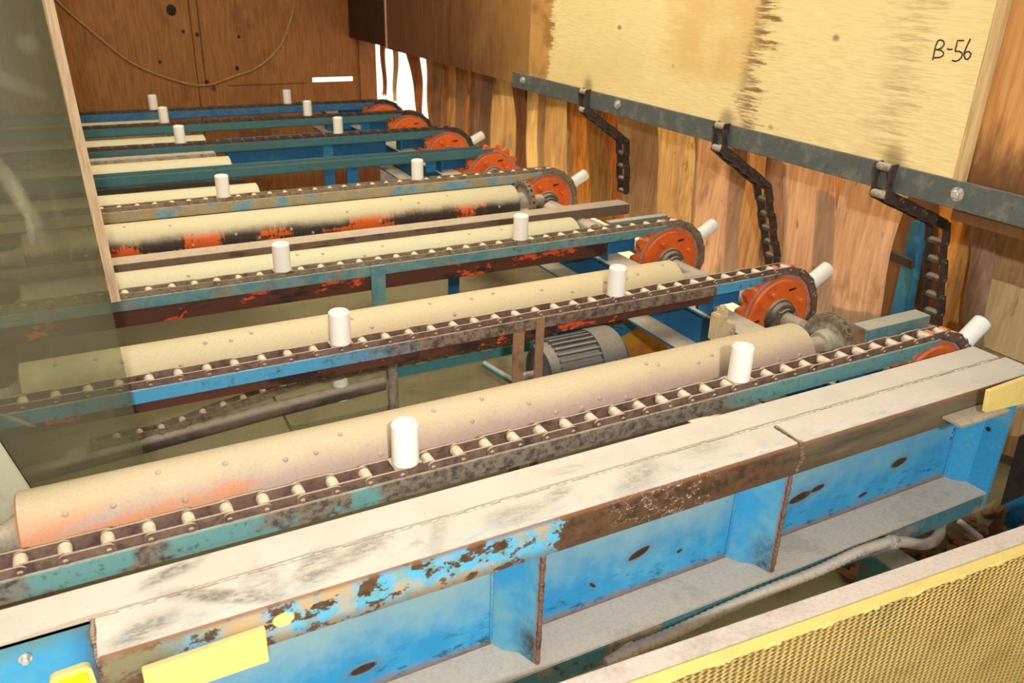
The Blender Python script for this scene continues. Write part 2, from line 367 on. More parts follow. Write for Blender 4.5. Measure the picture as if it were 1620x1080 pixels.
def beam_face():
    m = Mat('beam peeling face', .6)
    x = m.axis(m.pos, 0); z = m.axis(m.pos, 2)
    n = m.noise(16, 6, .7, m.scale((1, 1, 1.5))); n2 = m.noise(34, 5, .65, m.scale((1, 1, 1), (3, 3, 3))); f = m.noise(90, 4, .7)
    brown = m.mix(m.step(n2, .4, .65), C(98, 72, 50), C(66, 50, 38))
    olive = m.mix(m.step(m.noise(5, 4, .6, m.scale((.5, 1, 3))), .4, .65), C(112, 100, 80), C(76, 70, 58))
    c = m.mix(m.step(x, 1.18, 1.36), brown, olive)
    paint = m.mix(m.step(n2, .45, .6), C(86, 176, 216), C(112, 160, 160))
    paint = m.mix(m.step(m.noise(8, 4), .45, .62), paint, C(186, 160, 118))
    reg = m.math('MULTIPLY', m.step(x, -.12, .02, .35, 1), m.step(x, .66, .86, 1, 0))
    thr = m.math('ADD', n, m.math('MULTIPLY', m.math('SUBTRACT', reg, 1), .5))
    c = m.mix(m.step(thr, .44, .47), c, paint)
    dec = m.math('MULTIPLY', m.step(x, .14, -.02), m.step(n, .4, .55)); c = m.mix(dec, c, C(126, 118, 92))
    c = m.mix(m.step(z, -.012, .0, 0, .8), c, C(150, 106, 76))
    c = m.mix(m.step(z, -.05, -.078, 0, .6), c, C(92, 68, 50))
    # curled paint flakes
    ring = m.math('ABSOLUTE', m.math('SUBTRACT', m.noise(22, 3, .6, m.scale((1, 1, 1.6), (8, 1, 2))), .52))
    flake = m.math('MULTIPLY', m.step(ring, .0, .008, 1, 0), m.math('MULTIPLY', m.step(x, .78, .84), m.step(x, 1.02, 1.10, 1, 0)))
    c = m.mix(flake, c, C(206, 192, 186))
    # yellow blob
    c = m.mix(m.ell(x, z, .178, -.035, .016, .013, 0, .15, m.math('MULTIPLY', m.math('SUBTRACT', f, .5), .7)), c, C(250, 236, 130))
    m.color(c); m.bump(n, .5, .003); return m.m
def beam_web():
    m = Mat('beam web blue', .5)
    x = m.axis(m.pos, 0); z = m.axis(m.pos, 2)
    n = m.noise(9, 5, .65); f = m.noise(40, 5, .7, m.scale((.6, 1, 1.3)))
    c = m.mix(m.step(n, .35, .7), C(44, 142, 198), C(60, 160, 208))
    haze = m.math('MULTIPLY', m.step(m.math('ADD', z, m.math('MULTIPLY', m.math('SUBTRACT', n, .5), .22)), -.33, -.16, 0, .8), m.step(x, 1.2, 1.9, 1, .45))
    c = m.mix(haze, c, C(150, 178, 178))
    scuff = m.math('MULTIPLY', m.step(m.math('ADD', f, m.math('MULTIPLY', z, -.9)), .84, .98, 0, .85), m.step(z, -.365, -.25, 1, .2))
    c = m.mix(scuff, c, C(44, 62, 70))
    c = m.mix(m.step(m.math('ADD', z, m.math('MULTIPLY', m.math('SUBTRACT', f, .5), .05)), -.345, -.368, 0, .8), c, C(140, 112, 84))
    w = m.math('MULTIPLY', m.math('SUBTRACT', f, .5), .8)
    for cx, cz, rx, rz, ang in [(.335, -.315, .028, .010, .12), (.98, -.265, .028, .010, .3), (1.475, -.265, .036, .012, .12), (1.535, -.255, .022, .008, .12), (1.84, -.262, .03, .012, .15),
                                (.70, -.30, .010, .010, .5), (.86, -.31, .012, .004, -.8), (1.10, -.30, .008, .005, .2), (1.72, -.33, .016, .006, .2)]:
        c = m.mix(m.math('MULTIPLY', m.ell(x, z, cx, cz, rx * 1.5, rz * 1.8, ang, .5, w), .4), c, C(110, 120, 96))
        c = m.mix(m.ell(x, z, cx, cz, rx, rz, ang, .15, w), c, C(62, 44, 32))
    m.color(c); m.bump(f, .15, .001); return m.m
M['beam_top'] = beam_top(); M['beam_face'] = beam_face(); M['beam_web'] = beam_web()
M['stiff'] = weathered('stiffener blue', C(52, 148, 200), C(116, 164, 174), sc=6, amt=(.5, .75), alt2=C(70, 66, 56), amt2=(.7, .8), sc2=20, rough=.5)
def scorched(name, x_at, x_w, z_lo):
    m = Mat(name, .5); x = m.axis(m.pos, 0); z = m.axis(m.pos, 2)
    n = m.noise(9, 5, .65); f = m.noise(40, 5, .7)
    c = m.mix(m.step(n, .35, .7), C(52, 146, 200), C(84, 160, 190))
    w = m.math('ADD', x, m.math('MULTIPLY', m.math('SUBTRACT', n, .5), .06))
    c = m.mix(m.math('MULTIPLY', m.step(w, x_at - x_w, x_at), m.step(f, .3, .55, .5, 1)), c, C(84, 70, 58))
    c = m.mix(m.step(m.math('ADD', z, m.math('MULTIPLY', m.math('SUBTRACT', n, .5), .08)), z_lo, z_lo + .05, 0, .75), c, C(92, 124, 110))
    c = m.mix(m.step(z, -.012, -.004, 0, .8), c, C(150, 126, 108))
    c = m.mix(m.step(f, .62, .72, 0, .5), c, C(60, 70, 72))
    m.color(c); m.bump(f, .15, .001); return m.m
M['endplate'] = scorched('beam end paint', -.085, .05, -.05)
def stiff_paint():
    m = Mat('stiffener paint', .5); z = m.axis(m.pos, 2); y = m.axis(m.pos, 1)
    n = m.noise(9, 5, .65); f = m.noise(40, 5, .7)
    c = m.mix(m.step(n, .35, .7), C(52, 148, 204), C(110, 168, 184))
    low = m.math('MULTIPLY', m.step(m.math('ADD', z, m.math('MULTIPLY', m.math('SUBTRACT', n, .5), .12)), -.24, -.33), m.step(y, 1.14, 1.09))
    c = m.mix(m.math('MULTIPLY', low, m.step(f, .35, .6, .3, .95)), c, C(66, 60, 54))
    c = m.mix(m.math('MULTIPLY', m.step(y, 1.086, 1.074), m.step(f, .35, .55, .4, 1)), c, C(138, 112, 88))
    m.color(c); m.bump(f, .15, .001); return m.m
M['stiff2'] = stiff_paint()
M['weld'] = weathered('rusty weld', C(120, 92, 74), C(82, 62, 54), sc=40, up=.4, bump=.8)
M['lipface'] = weathered('lower lip', C(70, 118, 128), C(150, 130, 104), sc=7, amt=(.48, .6), alt2=C(70, 62, 54), amt2=(.55, .68), sc2=30, up=.9)
M['lipdust'] = weathered('lower flange dust', C(196, 184, 170), C(182, 170, 156), sc=6)

def pane_material():
    m = Mat('dirty clear plastic', .35)
    n = m.noise(3.5, 5, .6, m.scale((1, 1, 1))); f = m.noise(160, 3, .8); st = m.noise(18, 4, .6, m.scale((2.5, 1, .25)))
    c = m.mix(m.step(n, .35, .7), C(122, 118, 92), C(100, 96, 76))
    c = m.mix(m.step(f, .62, .8, 0, .5), c, C(200, 196, 180))
    m.color(c)
    a = m.math('ADD', m.step(n, .3, .75, .20, .38), m.step(st, .55, .8, 0, .12))
    x = m.axis(m.pos, 0); z = m.axis(m.pos, 2); wob = m.math('MULTIPLY', m.math('SUBTRACT', m.noise(30, 5, .7), .5), 1.6)
    a = m.math('ADD', a, m.math('MULTIPLY', m.step(x, -.13, -.30, 0, .35), m.step(z, .15, -.05)))
    for px, py, rx, rz, ang, k in [(18, 295, .010, .045, .25, .5), (45, 335, .010, .05, .2, .4), (48, 365, .006, .025, 0, .5), (28, 662, .004, .03, .9, .6), (118, 716, .022, .012, .4, .35), (45, 70, .016, .014, 0, .35), (20, 130, .05, .012, -.5, .2)]:
        p = at(px, py, 'y', 1.75)
        a = m.math('ADD', a, m.math('MULTIPLY', m.ell(x, z, p.x, p.z, rx, rz, ang, .6, wob), k))
    a = m.math('ADD', a, m.step(f, .6, .8, 0, .2), True)
    tr = m.n('BsdfTransparent'); tr.inputs[0].default_value = (.93, .95, .88, 1)
    mx = m.n('MixShader'); m.put(a, mx.inputs[0]); m.l(tr.outputs[0], mx.inputs[1]); m.l(m.b.outputs[0], mx.inputs[2])
    m.l(mx.outputs[0], m.t.nodes['Material Output'].inputs['Surface'])
    return m.m
M['pane'] = pane_material()

# ------------------------------------------------------------------ setting
YB = 7.05; ZF = -.64; ZC = 2.3
def structure(name, mb, mat, label=None, bevel=0):
    o = mb.build(name, mat, None, bevel); o['kind'] = 'structure'
    if label: o['label'] = label
    return o
structure('floor', MB().box(-2.6, 3.2, -1.6, 5.4, ZF - .06, ZF), M['floor'], 'dusty olive floor under the conveyor lanes')
structure('floor_pit', MB().box(-2.6, 3.2, 5.4, YB + .1, -1.56, -1.5).box(-2.6, 3.2, 5.35, 5.4, -1.56, ZF - .06), M['ply_dark'], 'dark lower floor under the back lanes')
structure('ceiling', MB().box(-2.6, 2.9, 1.0, YB + .1, ZC, ZC + .04), M['ceil'], 'plywood ceiling above the conveyor')
# back wall of upright plywood sheets with one open slot
wb = MB()
sl0 = at(495, 133, 'y', YB); sl1 = at(559, 125, 'y', YB)
zs0, zs1 = .012, .048
xs0, xs1 = sl0.x, sl1.x
wb.box(-2.6, xs0, YB, YB + .02, -1.5, ZC).box(xs1, 2.455, YB, YB + .02, -1.5, ZC).box(xs0, xs1, YB, YB + .02, -1.5, zs0).box(xs0, xs1, YB, YB + .02, zs1, ZC)
structure('wall_back', wb, M['ply_back'], 'brown knotty plywood back wall with a bright slot')
seam = MB()
for px0, py0, px1, py1 in [(297, 0, 318, 168), (312, 0, 315, 52)]:
    a = at(px0, py0, 'y', YB); b = at(px1, py1, 'y', YB); xm = (a.x + b.x) / 2
    seam.box(xm - .003, xm + .003, YB - .003, YB, b.z - .4, a.z + .6)
seam.box(at(360, 131, 'y', YB).x, xs0 - .05, YB - .003, YB, .005, .010)
structure('trim_1', seam, M['dark'], 'dark seams between the back wall plywood sheets')
structure('wall_left', MB().box(-2.62, -2.6, -1.6, YB, ZF, ZC), M['ply_back'], 'plywood wall behind the clear pane')
# side wall hanging over the curtain: far sheets, dark sheet, near sheet, orange sheet, batten
XW = 2.20
SEAM_Y = at(836, 100, 'x', XW).y
structure('wall_right', MB().box(XW + .02, XW + .04, SEAM_Y + .004, at(612, 60, 'x', XW + .02).y, .352, ZC), M['ply_far'], 'dull brown plywood side wall beyond the worn sheet')
structure('wall_right_far', MB().box(XW + .03, XW + .05, at(612, 60, 'x', XW + .02).y + .01, YB, .36, ZC), M['ply_dark'], 'dark plywood at the far corner of the side wall')
structure('trim_2', MB().box(XW + .012, XW + .03, at(612, 60, 'x', XW + .02).y - .006, at(612, 60, 'x', XW + .02).y + .012, .352, ZC), M['batten'], 'pale joint strip on the side wall')
structure('trim_3', MB().box(XW + .006, XW + .02, SEAM_Y - .008, SEAM_Y + .006, .40, ZC), M['greydust'], 'grey joint between the two plywood sheets')

ply = tag(MB().box(XW, XW + .02, 1.445, SEAM_Y - .01, .352, ZC).build('plywood_panel', M['ply_near']), 'pale worn plywood sheet marked B-56 above the steel bar', 'panel')
# marker writing B-56
def stroke(mb, px, xplane, r=.0022):
    pts = [at(1440 + x / 9, 40 + y / 9, 'x', xplane) for x, y in px]
    mb.tube(pts, r, 6)
wr = MB(); xp = XW - .0006
stroke(wr, [(395, 215), (360, 300), (340, 400), (318, 495)], xp)
stroke(wr, [(385, 225), (430, 208), (475, 225), (485, 270), (455, 315), (400, 345), (355, 345)], xp)
stroke(wr, [(380, 348), (440, 355), (475, 390), (470, 430), (420, 458), (340, 462)], xp)
stroke(wr, [(525, 335), (560, 345), (602, 340)], xp)
stroke(wr, [(765, 217), (675, 217), (655, 300), (637, 372)], xp)
stroke(wr, [(637, 372), (700, 370), (742, 400), (735, 450), (690, 498), (640, 512), (592, 498)], xp)
stroke(wr, [(858, 192), (815, 280), (775, 370), (765, 430), (785, 478), (820, 485), (850, 450), (865, 405), (840, 375), (800, 375), (772, 410)], xp)
for i, v in enumerate(wr.v): wr.v[i] = (XW - .0008 + (v[0] - xp) * .3, v[1], v[2])
o = wr.build('marking', M['ink'], ply); o['label'] = 'hand drawn marker writing B-56'

bat = MB().prism([(1.418, .36), (1.452, .36), (1.452, ZC), (1.425, ZC)], 'x', XW - .007, XW + .012)
tag(bat.build('batten', M['batten'], None, .003), 'pale split batten at the right edge of the worn plywood sheet', 'batten')
tag(MB().box(XW + .012, XW + .03, -.6, 1.44, .30, ZC).build('plywood_panel', M['ply_orange']), 'orange plywood sheet with dark stained bottom, right of the batten', 'panel')

# steel bar
bar = thing('steel_bar', 'long dark flat steel bar bolted along the plywood bottom edge', 'bar', (XW - .01, 2.6, .375))
MB().box(XW - .012, XW, .4, 4.09, .337, .416).build('flat_bar', M['steel'], bar, .002)
def hexbolt(mb, c, r, h, ax=(-1, 0, 0)):
    c = Vector(c); a = Vector(ax)
    mb.loft([(c, r * 1.55), (c + a * h * .25, r * 1.55)], 18)
    mb.loft([(c + a * h * .25, r), (c + a * h * .9, r), (c + a * h, r * .8)], 6)
for px, py in [(828, 127), (978, 165), (1515, 307)]:
    b = MB(); hexbolt(b, at(px, py, 'x', XW - .012), .013, .016); b.build('bolt', M['bolt'], bar)

# outdoors
structure('ground', MB().box(3.2, 40, -20, 60, ZF - .3, ZF - .02), M['gravel'], 'sunlit ground outside the curtain')
structure('ground', MB().box(-20, 3.2, YB + .11, 60, ZF - .3, ZF - .02), M['gravel'], 'sunlit ground behind the back wall')

# ------------------------------------------------------------------ hanging strips (veneer curtain)
def strip_x(y): return 2.42 + (YB - y) * .05
def on_strip(px, py, dx=0):
    x = 2.55
    for _ in range(8):
        p = at(px, py, 'x', x); x = strip_x(p.y) + dx
    return at(px, py, 'x', x)
def topy(px): return (61 + .3036 * (px - 571) if px < 820 else 133.5 + .2805 * (px - 818)) - 16
STR = [  # top left px, top right px, bottom left (px,py), bottom right (px,py), material, dx, words
 (600, 609, (605, 150), (611, 152), 2, .00, 'narrow brown curtain strip at the far corner between two bright gaps'),
 (621, 631, (629, 160), (634, 165), 1, .00, 'thin pale curtain strip between the second and third bright gaps'),
 (636, 661, (659, 178), (668, 184), 2, .01, 'brown slanting curtain strip right of the third bright gap'),
 (671, 691, (684, 190), (697, 200), 0, .00, 'brown curtain strip right of the fourth bright gap'),
 (690, 709, (697, 200), (713, 206), 2, .03, 'smooth brown curtain strip, second right of the fourth bright gap'),
 (708, 730, (712, 206), (735, 214), 0, .00, 'streaked brown curtain strip behind the third sprocket from the back'),
 (729, 749, (733, 212), (756, 225), 5, .02, 'knotty amber curtain strip with a dark bark edge'),
 (748, 776, (752, 232), (772, 246), 3, .00, 'greyish brown curtain strip left of the sun patched one'),
 (772, 817, (768, 244), (820, 268), 1, .03, 'wide pale curtain strip with sun patches near its bottom'),
 (814, 824, (824, 262), (832, 268), 2, .00, 'very narrow reddish curtain strip under the bar end'),
 (822, 842, (822, 242), (838, 246), 6, .03, 'dark grey brown curtain strip with a cut off bottom'),
 (840, 862, (844, 270), (862, 272), 7, .00, 'cream curtain strip glowing at its lower end'),
 (860, 902, (862, 285), (908, 292), 1, .02, 'tan curtain strip with flaking bark right of the cream one'),
 (898, 948, (904, 312), (958, 318), 5, .00, 'golden curtain strip behind the fourth white lug'),
 (943, 985, (945, 318), (984, 330), 2, .04, 'reddish curtain strip behind the first hanging chain'),
 (980, 1038, (1002, 345), (1040, 350), 0, -.12, 'tan curtain strip that hides the lower end of the first chain'),
 (1030, 1102, (1020, 352), (1098, 372), 1, .02, 'wide tan curtain strip, second right of the first hanging chain'),
 (1096, 1172, (1102, 410), (1160, 425), 4, .00, 'pinkish curtain strip left of the second hanging chain'),
 (1168, 1222, (1158, 425), (1200, 440), 0, .03, 'scratched brown curtain strip behind the second hanging chain'),
 (1216, 1252, (1200, 432), (1238, 440), 3, .01, 'greyish tan curtain strip right of the second hanging chain'),
 (1248, 1322, (1240, 470), (1312, 505), 4, -.01, 'pink tan curtain strip tapering behind the second white lug'),
 (1316, 1340, (1296, 500), (1322, 520), 2, .05, 'shadowed brown curtain strip between two pale ones'),
 (1334, 1432, (1312, 515), (1366, 540), 4, -.02, 'broad pale curtain strip slanting left of the blue post'),
 (1488, 1545, (1478, 545), (1532, 545), 5, .04, 'dark brown wrinkled curtain strip right of the third hanging chain'),
 (1536, 1568, (1528, 540), (1550, 545), 3, -.01, 'narrow dark curtain strip beside the pale end board'),
]
for (t0, t1, b0, b1, mi, dx, lab) in STR:
    if t0 > 660: t0 -= 4; t1 += 4; b0 = (b0[0] - 5, b0[1] + 30); b1 = (b1[0] + 5, b1[1] + 30)
    A = on_strip(t0, topy(t0), dx); B = on_strip(t1, topy(t1), dx); Cc = on_strip(*b1, dx); D = on_strip(*b0, dx)
    mb = MB(); nu, nv = 6, 14
    sd = random.uniform(0, 9); curl = random.uniform(-.02, .02)
    for k in range(2):
        for i in range(nv + 1):
            v = i / nv
            for j in range(nu + 1):
                u = j / nu
                p = (A.lerp(D, v)).lerp(B.lerp(Cc, v), u)
                wob = .010 * math.sin(3.1 * v * 2 + sd) + .014 * (2 * u - 1) ** 2 * math.sin(sd * 3) + curl * v
                edge = (.002 if t0 < 665 else .005) * math.sin(9 * v + sd * 5) * (1 if j in (0, nu) else 0)
                mb.v.append((p.x + wob + k * .004, p.y + edge, p.z + (.012 * math.sin(7 * u + sd) if i == nv else 0)))
    n1 = (nu + 1) * (nv + 1); w = nu + 1
    for i in range(nv):
        for j in range(nu):
            q = i * w + j
            mb.f.append([q, q + 1, q + w + 1, q + w]); mb.f.append([n1 + q, n1 + q + w, n1 + q + w + 1, n1 + q + 1])
    for i in range(nv):
        for j in (0, nu):
            q = i * w + j; mb.f.append([q, q + w, n1 + q + w, n1 + q])
    for j in range(nu):
        for i in (0, nv):
            q = i * w + j; mb.f.append([q, q + 1, n1 + q + 1, n1 + q])
    o = mb.build('curtain_strip', STRIPMATS[mi], None, 0, 60, origin=(A + B) / 2)
    tag(o, lab, 'strip', 'hanging wood strips under the side wall')
# corner boards at the back
cb = MB()
cb.box(2.30, 2.44, YB - .02, YB - .002, ZF, .5)
tag(cb.build('corner_board', M['ply_back'], None, .002), 'reddish upright board in the far corner beside the first gap', 'board')
# pale board at the right end
E0 = on_strip(1548, 420, -.02)
eb = MB(); pts = [on_strip(1546, 300, .03), on_strip(1660, 330, .03), on_strip(1720, 760, .03), on_strip(1530, 700, .03)]
eb.v = [tuple(p) for p in pts] + [tuple(p + Vector((.012, 0, 0))) for p in pts]
eb.f = [[0, 1, 2, 3], [7, 6, 5, 4], [0, 4, 5, 1], [1, 5, 6, 2], [2, 6, 7, 3], [3, 7, 4, 0]]
tag(eb.build('end_board', STRIPMATS[0], None, 0, origin=pts[0]), 'scratched tan board at the right end behind the beam', 'board')
pts = [on_strip(1545, 433, .005), on_strip(1660, 470, .005), on_strip(1660, 590, .005), on_strip(1548, 545, .005)]
eb = MB(); eb.v = [tuple(p) for p in pts] + [tuple(p + Vector((.012, 0, 0))) for p in pts]
eb.f = [[0, 1, 2, 3], [7, 6, 5, 4], [0, 4, 5, 1], [1, 5, 6, 2], [2, 6, 7, 3], [3, 7, 4, 0]]
tag(eb.build('wood_patch', STRIPMATS[7], None, 0, origin=pts[0]), 'bright yellowish wood patch at the right end above the beam', 'board')
# orange boards, blue post and black bar seen through the gap
def slab(name, quad, x, t, mat, lab, cat):
    mb = MB(); p = [at(*q, 'x', x) for q in quad]
    mb.v = [tuple(a) for a in p] + [tuple(a + Vector((t, 0, 0))) for a in p]
    mb.f = [[0, 1, 2, 3], [7, 6, 5, 4], [0, 4, 5, 1], [1, 5, 6, 2], [2, 6, 7, 3], [3, 7, 4, 0]]
    return tag(mb.build(name, mat, None, .002, origin=p[0]), lab, cat)
slab('orange_board', [(1385, 300), (1500, 310), (1480, 590), (1330, 590)], 3.0, .02, M['ply_orange'], 'orange brown board behind the blue post in the curtain gap', 'board')
slab('blue_post', [(1441, 350), (1458, 350), (1424, 540), (1398, 540)], 2.92, .05, M['blue'], 'slim blue steel post standing behind the curtain gap', 'post')
slab('black_bar', [(1404, 396), (1440, 412), (1440, 426), (1404, 410)], 2.86, .03, M['dark'], 'short black bar crossing the blue post behind the curtain', 'bar')

structure('sun_baffle', MB().box(XW + .045, 2.78, 1.40, YB - .03, .43, .45), M['ply_dark'], 'unseen plank added to block sun above the strip curtain behind the side wall')  # hidden cover added to stop sun leaking in over the strip tops
structure('sun_wall_right', MB().box(2.86, 2.88, -1.6, 1.75, ZF, ZC), M['ply_dark'], 'dark wall added to block the sun beyond the right end of the beam')  # added to keep direct sun off the right end of the beam
# ------------------------------------------------------------------ chain parts
P = .0663
def stadium(r, L, n=8):
    a = [(L / 2 + r * math.cos(t), r * math.sin(t)) for t in [(-PI / 2 + PI * i / n) for i in range(n + 1)]]
    b = [(-L / 2 + r * math.cos(t), r * math.sin(t)) for t in [(PI / 2 + PI * i / n) for i in range(n + 1)]]
    return a + b
def link_mb(outer):
    """one chain link in local space: x along the chain, y across, z up; pins at +-P/2"""
    mb = MB(); off = .0235 if outer else .0185
    for s in (-1, 1):
        mb.prism(stadium(.0135, P - .002), 'y', s * off - .0022, s * off + .0022)
    if outer:
        for sx in (-1, 1):
            for s in (-1, 1): mb.cyl((sx * P / 2, s * .0255, 0), (sx * P / 2, s * .030, 0), .0062, .0045, 10)
    for sx in (-1, 1): mb.cyl((sx * P / 2, -off, 0), (sx * P / 2, off, 0), .007, n=8)
    return mb
def roller_mb():
    return MB().cyl((0, -.0165, 0), (0, .0165, 0), .0118, n=16)
def lug_mb():
    mb = MB(); n = 28; R, r, h, h0 = .0275, .0165, .092, .012
    prof = [(0, h0), (R - .003, h0), (R, h0 + .003), (R, h0 + h - .004), (R - .004, h0 + h), (r + .002, h0 + h), (r, h0 + h - .003), (r, h0 + h - .03), (0, h0 + h - .03)]
    b = len(mb.v)
    for (q, z) in prof:
        for j in range(n): mb.v.append((max(q, 1e-4) * math.cos(2 * PI * j / n), max(q, 1e-4) * math.sin(2 * PI * j / n), z))
    for k in range(len(prof) - 1):
        for j in range(n): mb.f.append([b + k * n + j, b + k * n + (j + 1) % n, b + (k + 1) * n + (j + 1) % n, b + (k + 1) * n + j])
    return mb
ME = {}
for key in ('chain', 'chain_dark', 'chain_dust'):
    ME['outer_' + key] = link_mb(True).mesh('link', M[key]); ME['inner_' + key] = link_mb(False).mesh('link', M[key])
    ME['roll_' + key] = roller_mb().mesh('roller', M['hub'] if key == 'chain_dark' else M['roller'])
ME['lug'] = lug_mb().mesh('lug', M['white'], 0, 40)
ME['foot'] = MB().box(-.03, .03, -.021, .021, .006, .0135).cyl((0, 0, .0135), (0, 0, .016), .024, n=18).mesh('lug_foot', M['chain'])

SX, SR = 2.12, .170        # sprocket centre x, pitch radius
ZCH = 0.0                  # chain centre height on the top run
def path(s, zret=None):
    """chain pin position along the loop, s measured from the tangent point over the sprocket; returns (x, z, angle)"""
    if s <= 0: return SX + s, ZCH, 0.0
    if s <= PI * SR:
        a = s / SR; return SX + SR * math.sin(a), ZCH - SR + SR * math.cos(a), a
    d = s - PI * SR; x = SX - d; z = ZCH - 2 * SR
    if zret: z = zret(x, z)
    return x, z, PI
def place(me, name, parent, base, loc, ang, flip=0):
    o = bpy.data.objects.new(name, me); link(o); o.parent = parent
    o.location = Vector(loc) - base; o.rotation_euler = (0, ang, 0); return o
LANES = [1.301, 1.909, 2.529, 3.537, 4.152, 4.767, 5.426, 5.953]
ORD = ['nearest', 'second', 'third', 'fourth', 'fifth', 'sixth', 'seventh', 'farthest']
def chain(i, x_left, s_end, lugs, key, detail, zret=None, s_skip=None):
    y = LANES[i] + .034
    base = Vector((SX - 1, y, 0))
    t = thing('conveyor_chain', ORD[i] + ' conveyor chain with white lugs, counted back from the dusty front beam', 'chain', base, 'conveyor chains on the rails')
    s0 = math.floor((x_left - SX) / P) * P + .0163
    k = 0; s = s0; bulk = MB(); objs = 0
    while s < s_end:
        a = path(s, zret); b = path(s + P, zret)
        mx, mz = (a[0] + b[0]) / 2, (a[1] + b[1]) / 2
        ang = math.atan2(-(b[1] - a[1]), b[0] - a[0])
        outer = k % 2 == 0
        if detail:
            l = place(ME[('outer_' if outer else 'inner_') + key], 'chain_link', t, base, (mx, y, mz), ang)
            r = bpy.data.objects.new('roller', ME['roll_' + key]); link(r); r.parent = l; r.location = (-P / 2, 0, 0)
        else:
            Mx = Matrix.Translation((mx, y, mz)) @ Matrix.Rotation(ang, 4, 'Y')
            src = link_mb(outer); bulk.add(src.v, src.f, Mx)
            src = MB().cyl((-P / 2, -.0165, 0), (-P / 2, .0165, 0), .0118, n=8); bulk.add(src.v, src.f, Mx)
        s += P; k += 1
    if not detail:
        o = bulk.build('chain_strand', M[key], t)
    for sl in lugs:
        a = path(sl, zret); b = path(sl + .01, zret)
        ang = math.atan2(-(b[1] - a[1]), b[0] - a[0])
        l = place(ME['lug'], 'lug', t, base, (a[0], y, a[1]), ang); l['label'] = 'white hollow plastic lug'
        f = bpy.data.objects.new('lug_foot', ME['foot']); link(f); f.parent = l; f['label'] = 'steel lug plate'
    return t
ret3 = lambda x, z: -.392 if x > .62 else -.392 - .080 * min(1, (.62 - x) / .5) ** 1.3
half = PI * SR
chain(0, -.62, half * .8, [.495 - SX, 1.372 - SX, .150], 'chain', True)
chain(1, -.32, half * .95, [.55 - SX, 1.424 - SX, .172], 'chain', True)
chain(2, -.32, half + 2.15, [.55 - SX, 1.424 - SX, .176, half + (SX - .715)], 'chain_dust', True, ret3)
chain(3, -.4, half + 1.2, [.55 - SX, 1.424 - SX, .180], 'chain_dust', True)
for i in (5, 6, 7):
    chain(i, -.5, half * .9, [.55 - SX, 1.424 - SX] + ([.19] if i == 5 else []), 'chain_dark', False)

# ------------------------------------------------------------------ rails
RM = ['rail_front', 'rail_bluebrown', 'rail_teal', 'rail_mottled', 'rail_backteal', 'rail_backteal', 'rail_backteal', 'rail_blue']
RLAB = ['grimy grey brown chain rail nearest to the front beam', 'blue and brown steel chain rail, second back from the beam',
        'teal chain rail with a rusty strip, third back from the beam', 'mottled tan and blue chain rail behind the long brown channel',
        'teal rail without a chain, fifth back from the beam', 'teal blue rail, sixth back from the beam',
        'teal blue rail, seventh back from the beam', 'blue rail farthest back, along the back wall']
RX1 = [2.10, 2.09, 2.08, 2.08, 2.12, 2.09, 2.06, 2.05]
rails = []
for i, y in enumerate(LANES):
    t = thing('chain_rail', RLAB[i], 'rail', (1.0, y, -.05), 'chain rails'); rails.append(t)
    x0 = -.7 if i == 0 else -1.0
    x1 = RX1[i]; hgt = .037 if i < 3 else .045
    MB().prism([(x0, -.002), (x1, -.002), (x1 - .012, -.018), (x1 - .18, -hgt), (x0, -hgt)], 'y', y, y + .007).build('front_bar', M[RM[i]], t, .0012)
    MB().box(x0, x1 - .05, y + .062, y + .069, -.04, .004).build('rear_bar', M[RM[i]], t, .0012)
    MB().box(x0, x1 - .12, y + .008, y + .062, -.028, -.0145).build('wear_strip', M['strip_red' if i < 4 else 'dark'], t)
    RB = {1: -.066, 2: -.092, 3: -.080}.get(i, -.07)
    if 0 < i < 4:
        MB().prism([(y + .012, -.034), (y + .060, -.034), (y + .060, RB), (y + .052, RB), (y + .052, -.042), (y + .020, -.042), (y + .020, RB), (y + .012, RB)], 'x', x0, x1 - .28).build('runner_channel', M['rust'], t)
    else:
        MB().box(x0, x1 - .1, y + .007, y + .062, -.05, -.03).build('runner_channel', M[RM[i]], t)
# posts under rails
def post(t, xa, xb, y0, y1, z0, z1, mat): MB().box(xa, xb, y0, y1, z0, z1).build('post', M[mat], t, .002)
post(rails[1], 1.052, 1.09, 1.915, 1.921, ZF, -.036, 'postbrown')
b = MB(); b.prism([(1.122, 1.905), (1.150, 1.905), (1.150, 1.93), (1.145, 1.93), (1.145, 1.911), (1.122, 1.911)], 'z', ZF, -.001); b.build('post', M['postbrown'], rails[1], .001)
p3 = at(600, 440, 'y', 2.525).x
b = MB(); b.prism([(p3 - .028, 2.523), (p3 + .022, 2.523), (p3 + .022, 2.56), (p3 + .016, 2.56), (p3 + .016, 2.529), (p3 - .028, 2.529)], 'z', -.16, -.001); b.build('post', M['rail_teal'], rails[2], .001)
for i, xx in [(3, 1.60), (4, 1.74), (4, 1.30), (5, 1.35), (6, 1.8)]:
    y = LANES[i]
    b = MB(); b.prism([(xx - .03, y + .012), (xx + .03, y + .012), (xx + .03, y + .06), (xx + .022, y + .06), (xx + .022, y + .018), (xx - .03, y + .018)], 'z', (ZF if y < 5.3 else -1.5) if xx < 1.72 else -.11, -.05); b.build('post', M['blue'], rails[i], .001)
# guide plates near the drive end
for i, (xa, xb, ya, yb, z) in [(0, (1.93, 2.20, 1.415, 1.47, .012)), (2, (1.84, 2.12, 2.585, 2.62, .022))]:
    MB().box(xa, xb, ya, yb, z - .007, z).box(xa, xb, ya, ya + .007, z - .06, z - .006).build('guide_plate', M['rail_teal'], rails[i], .001)

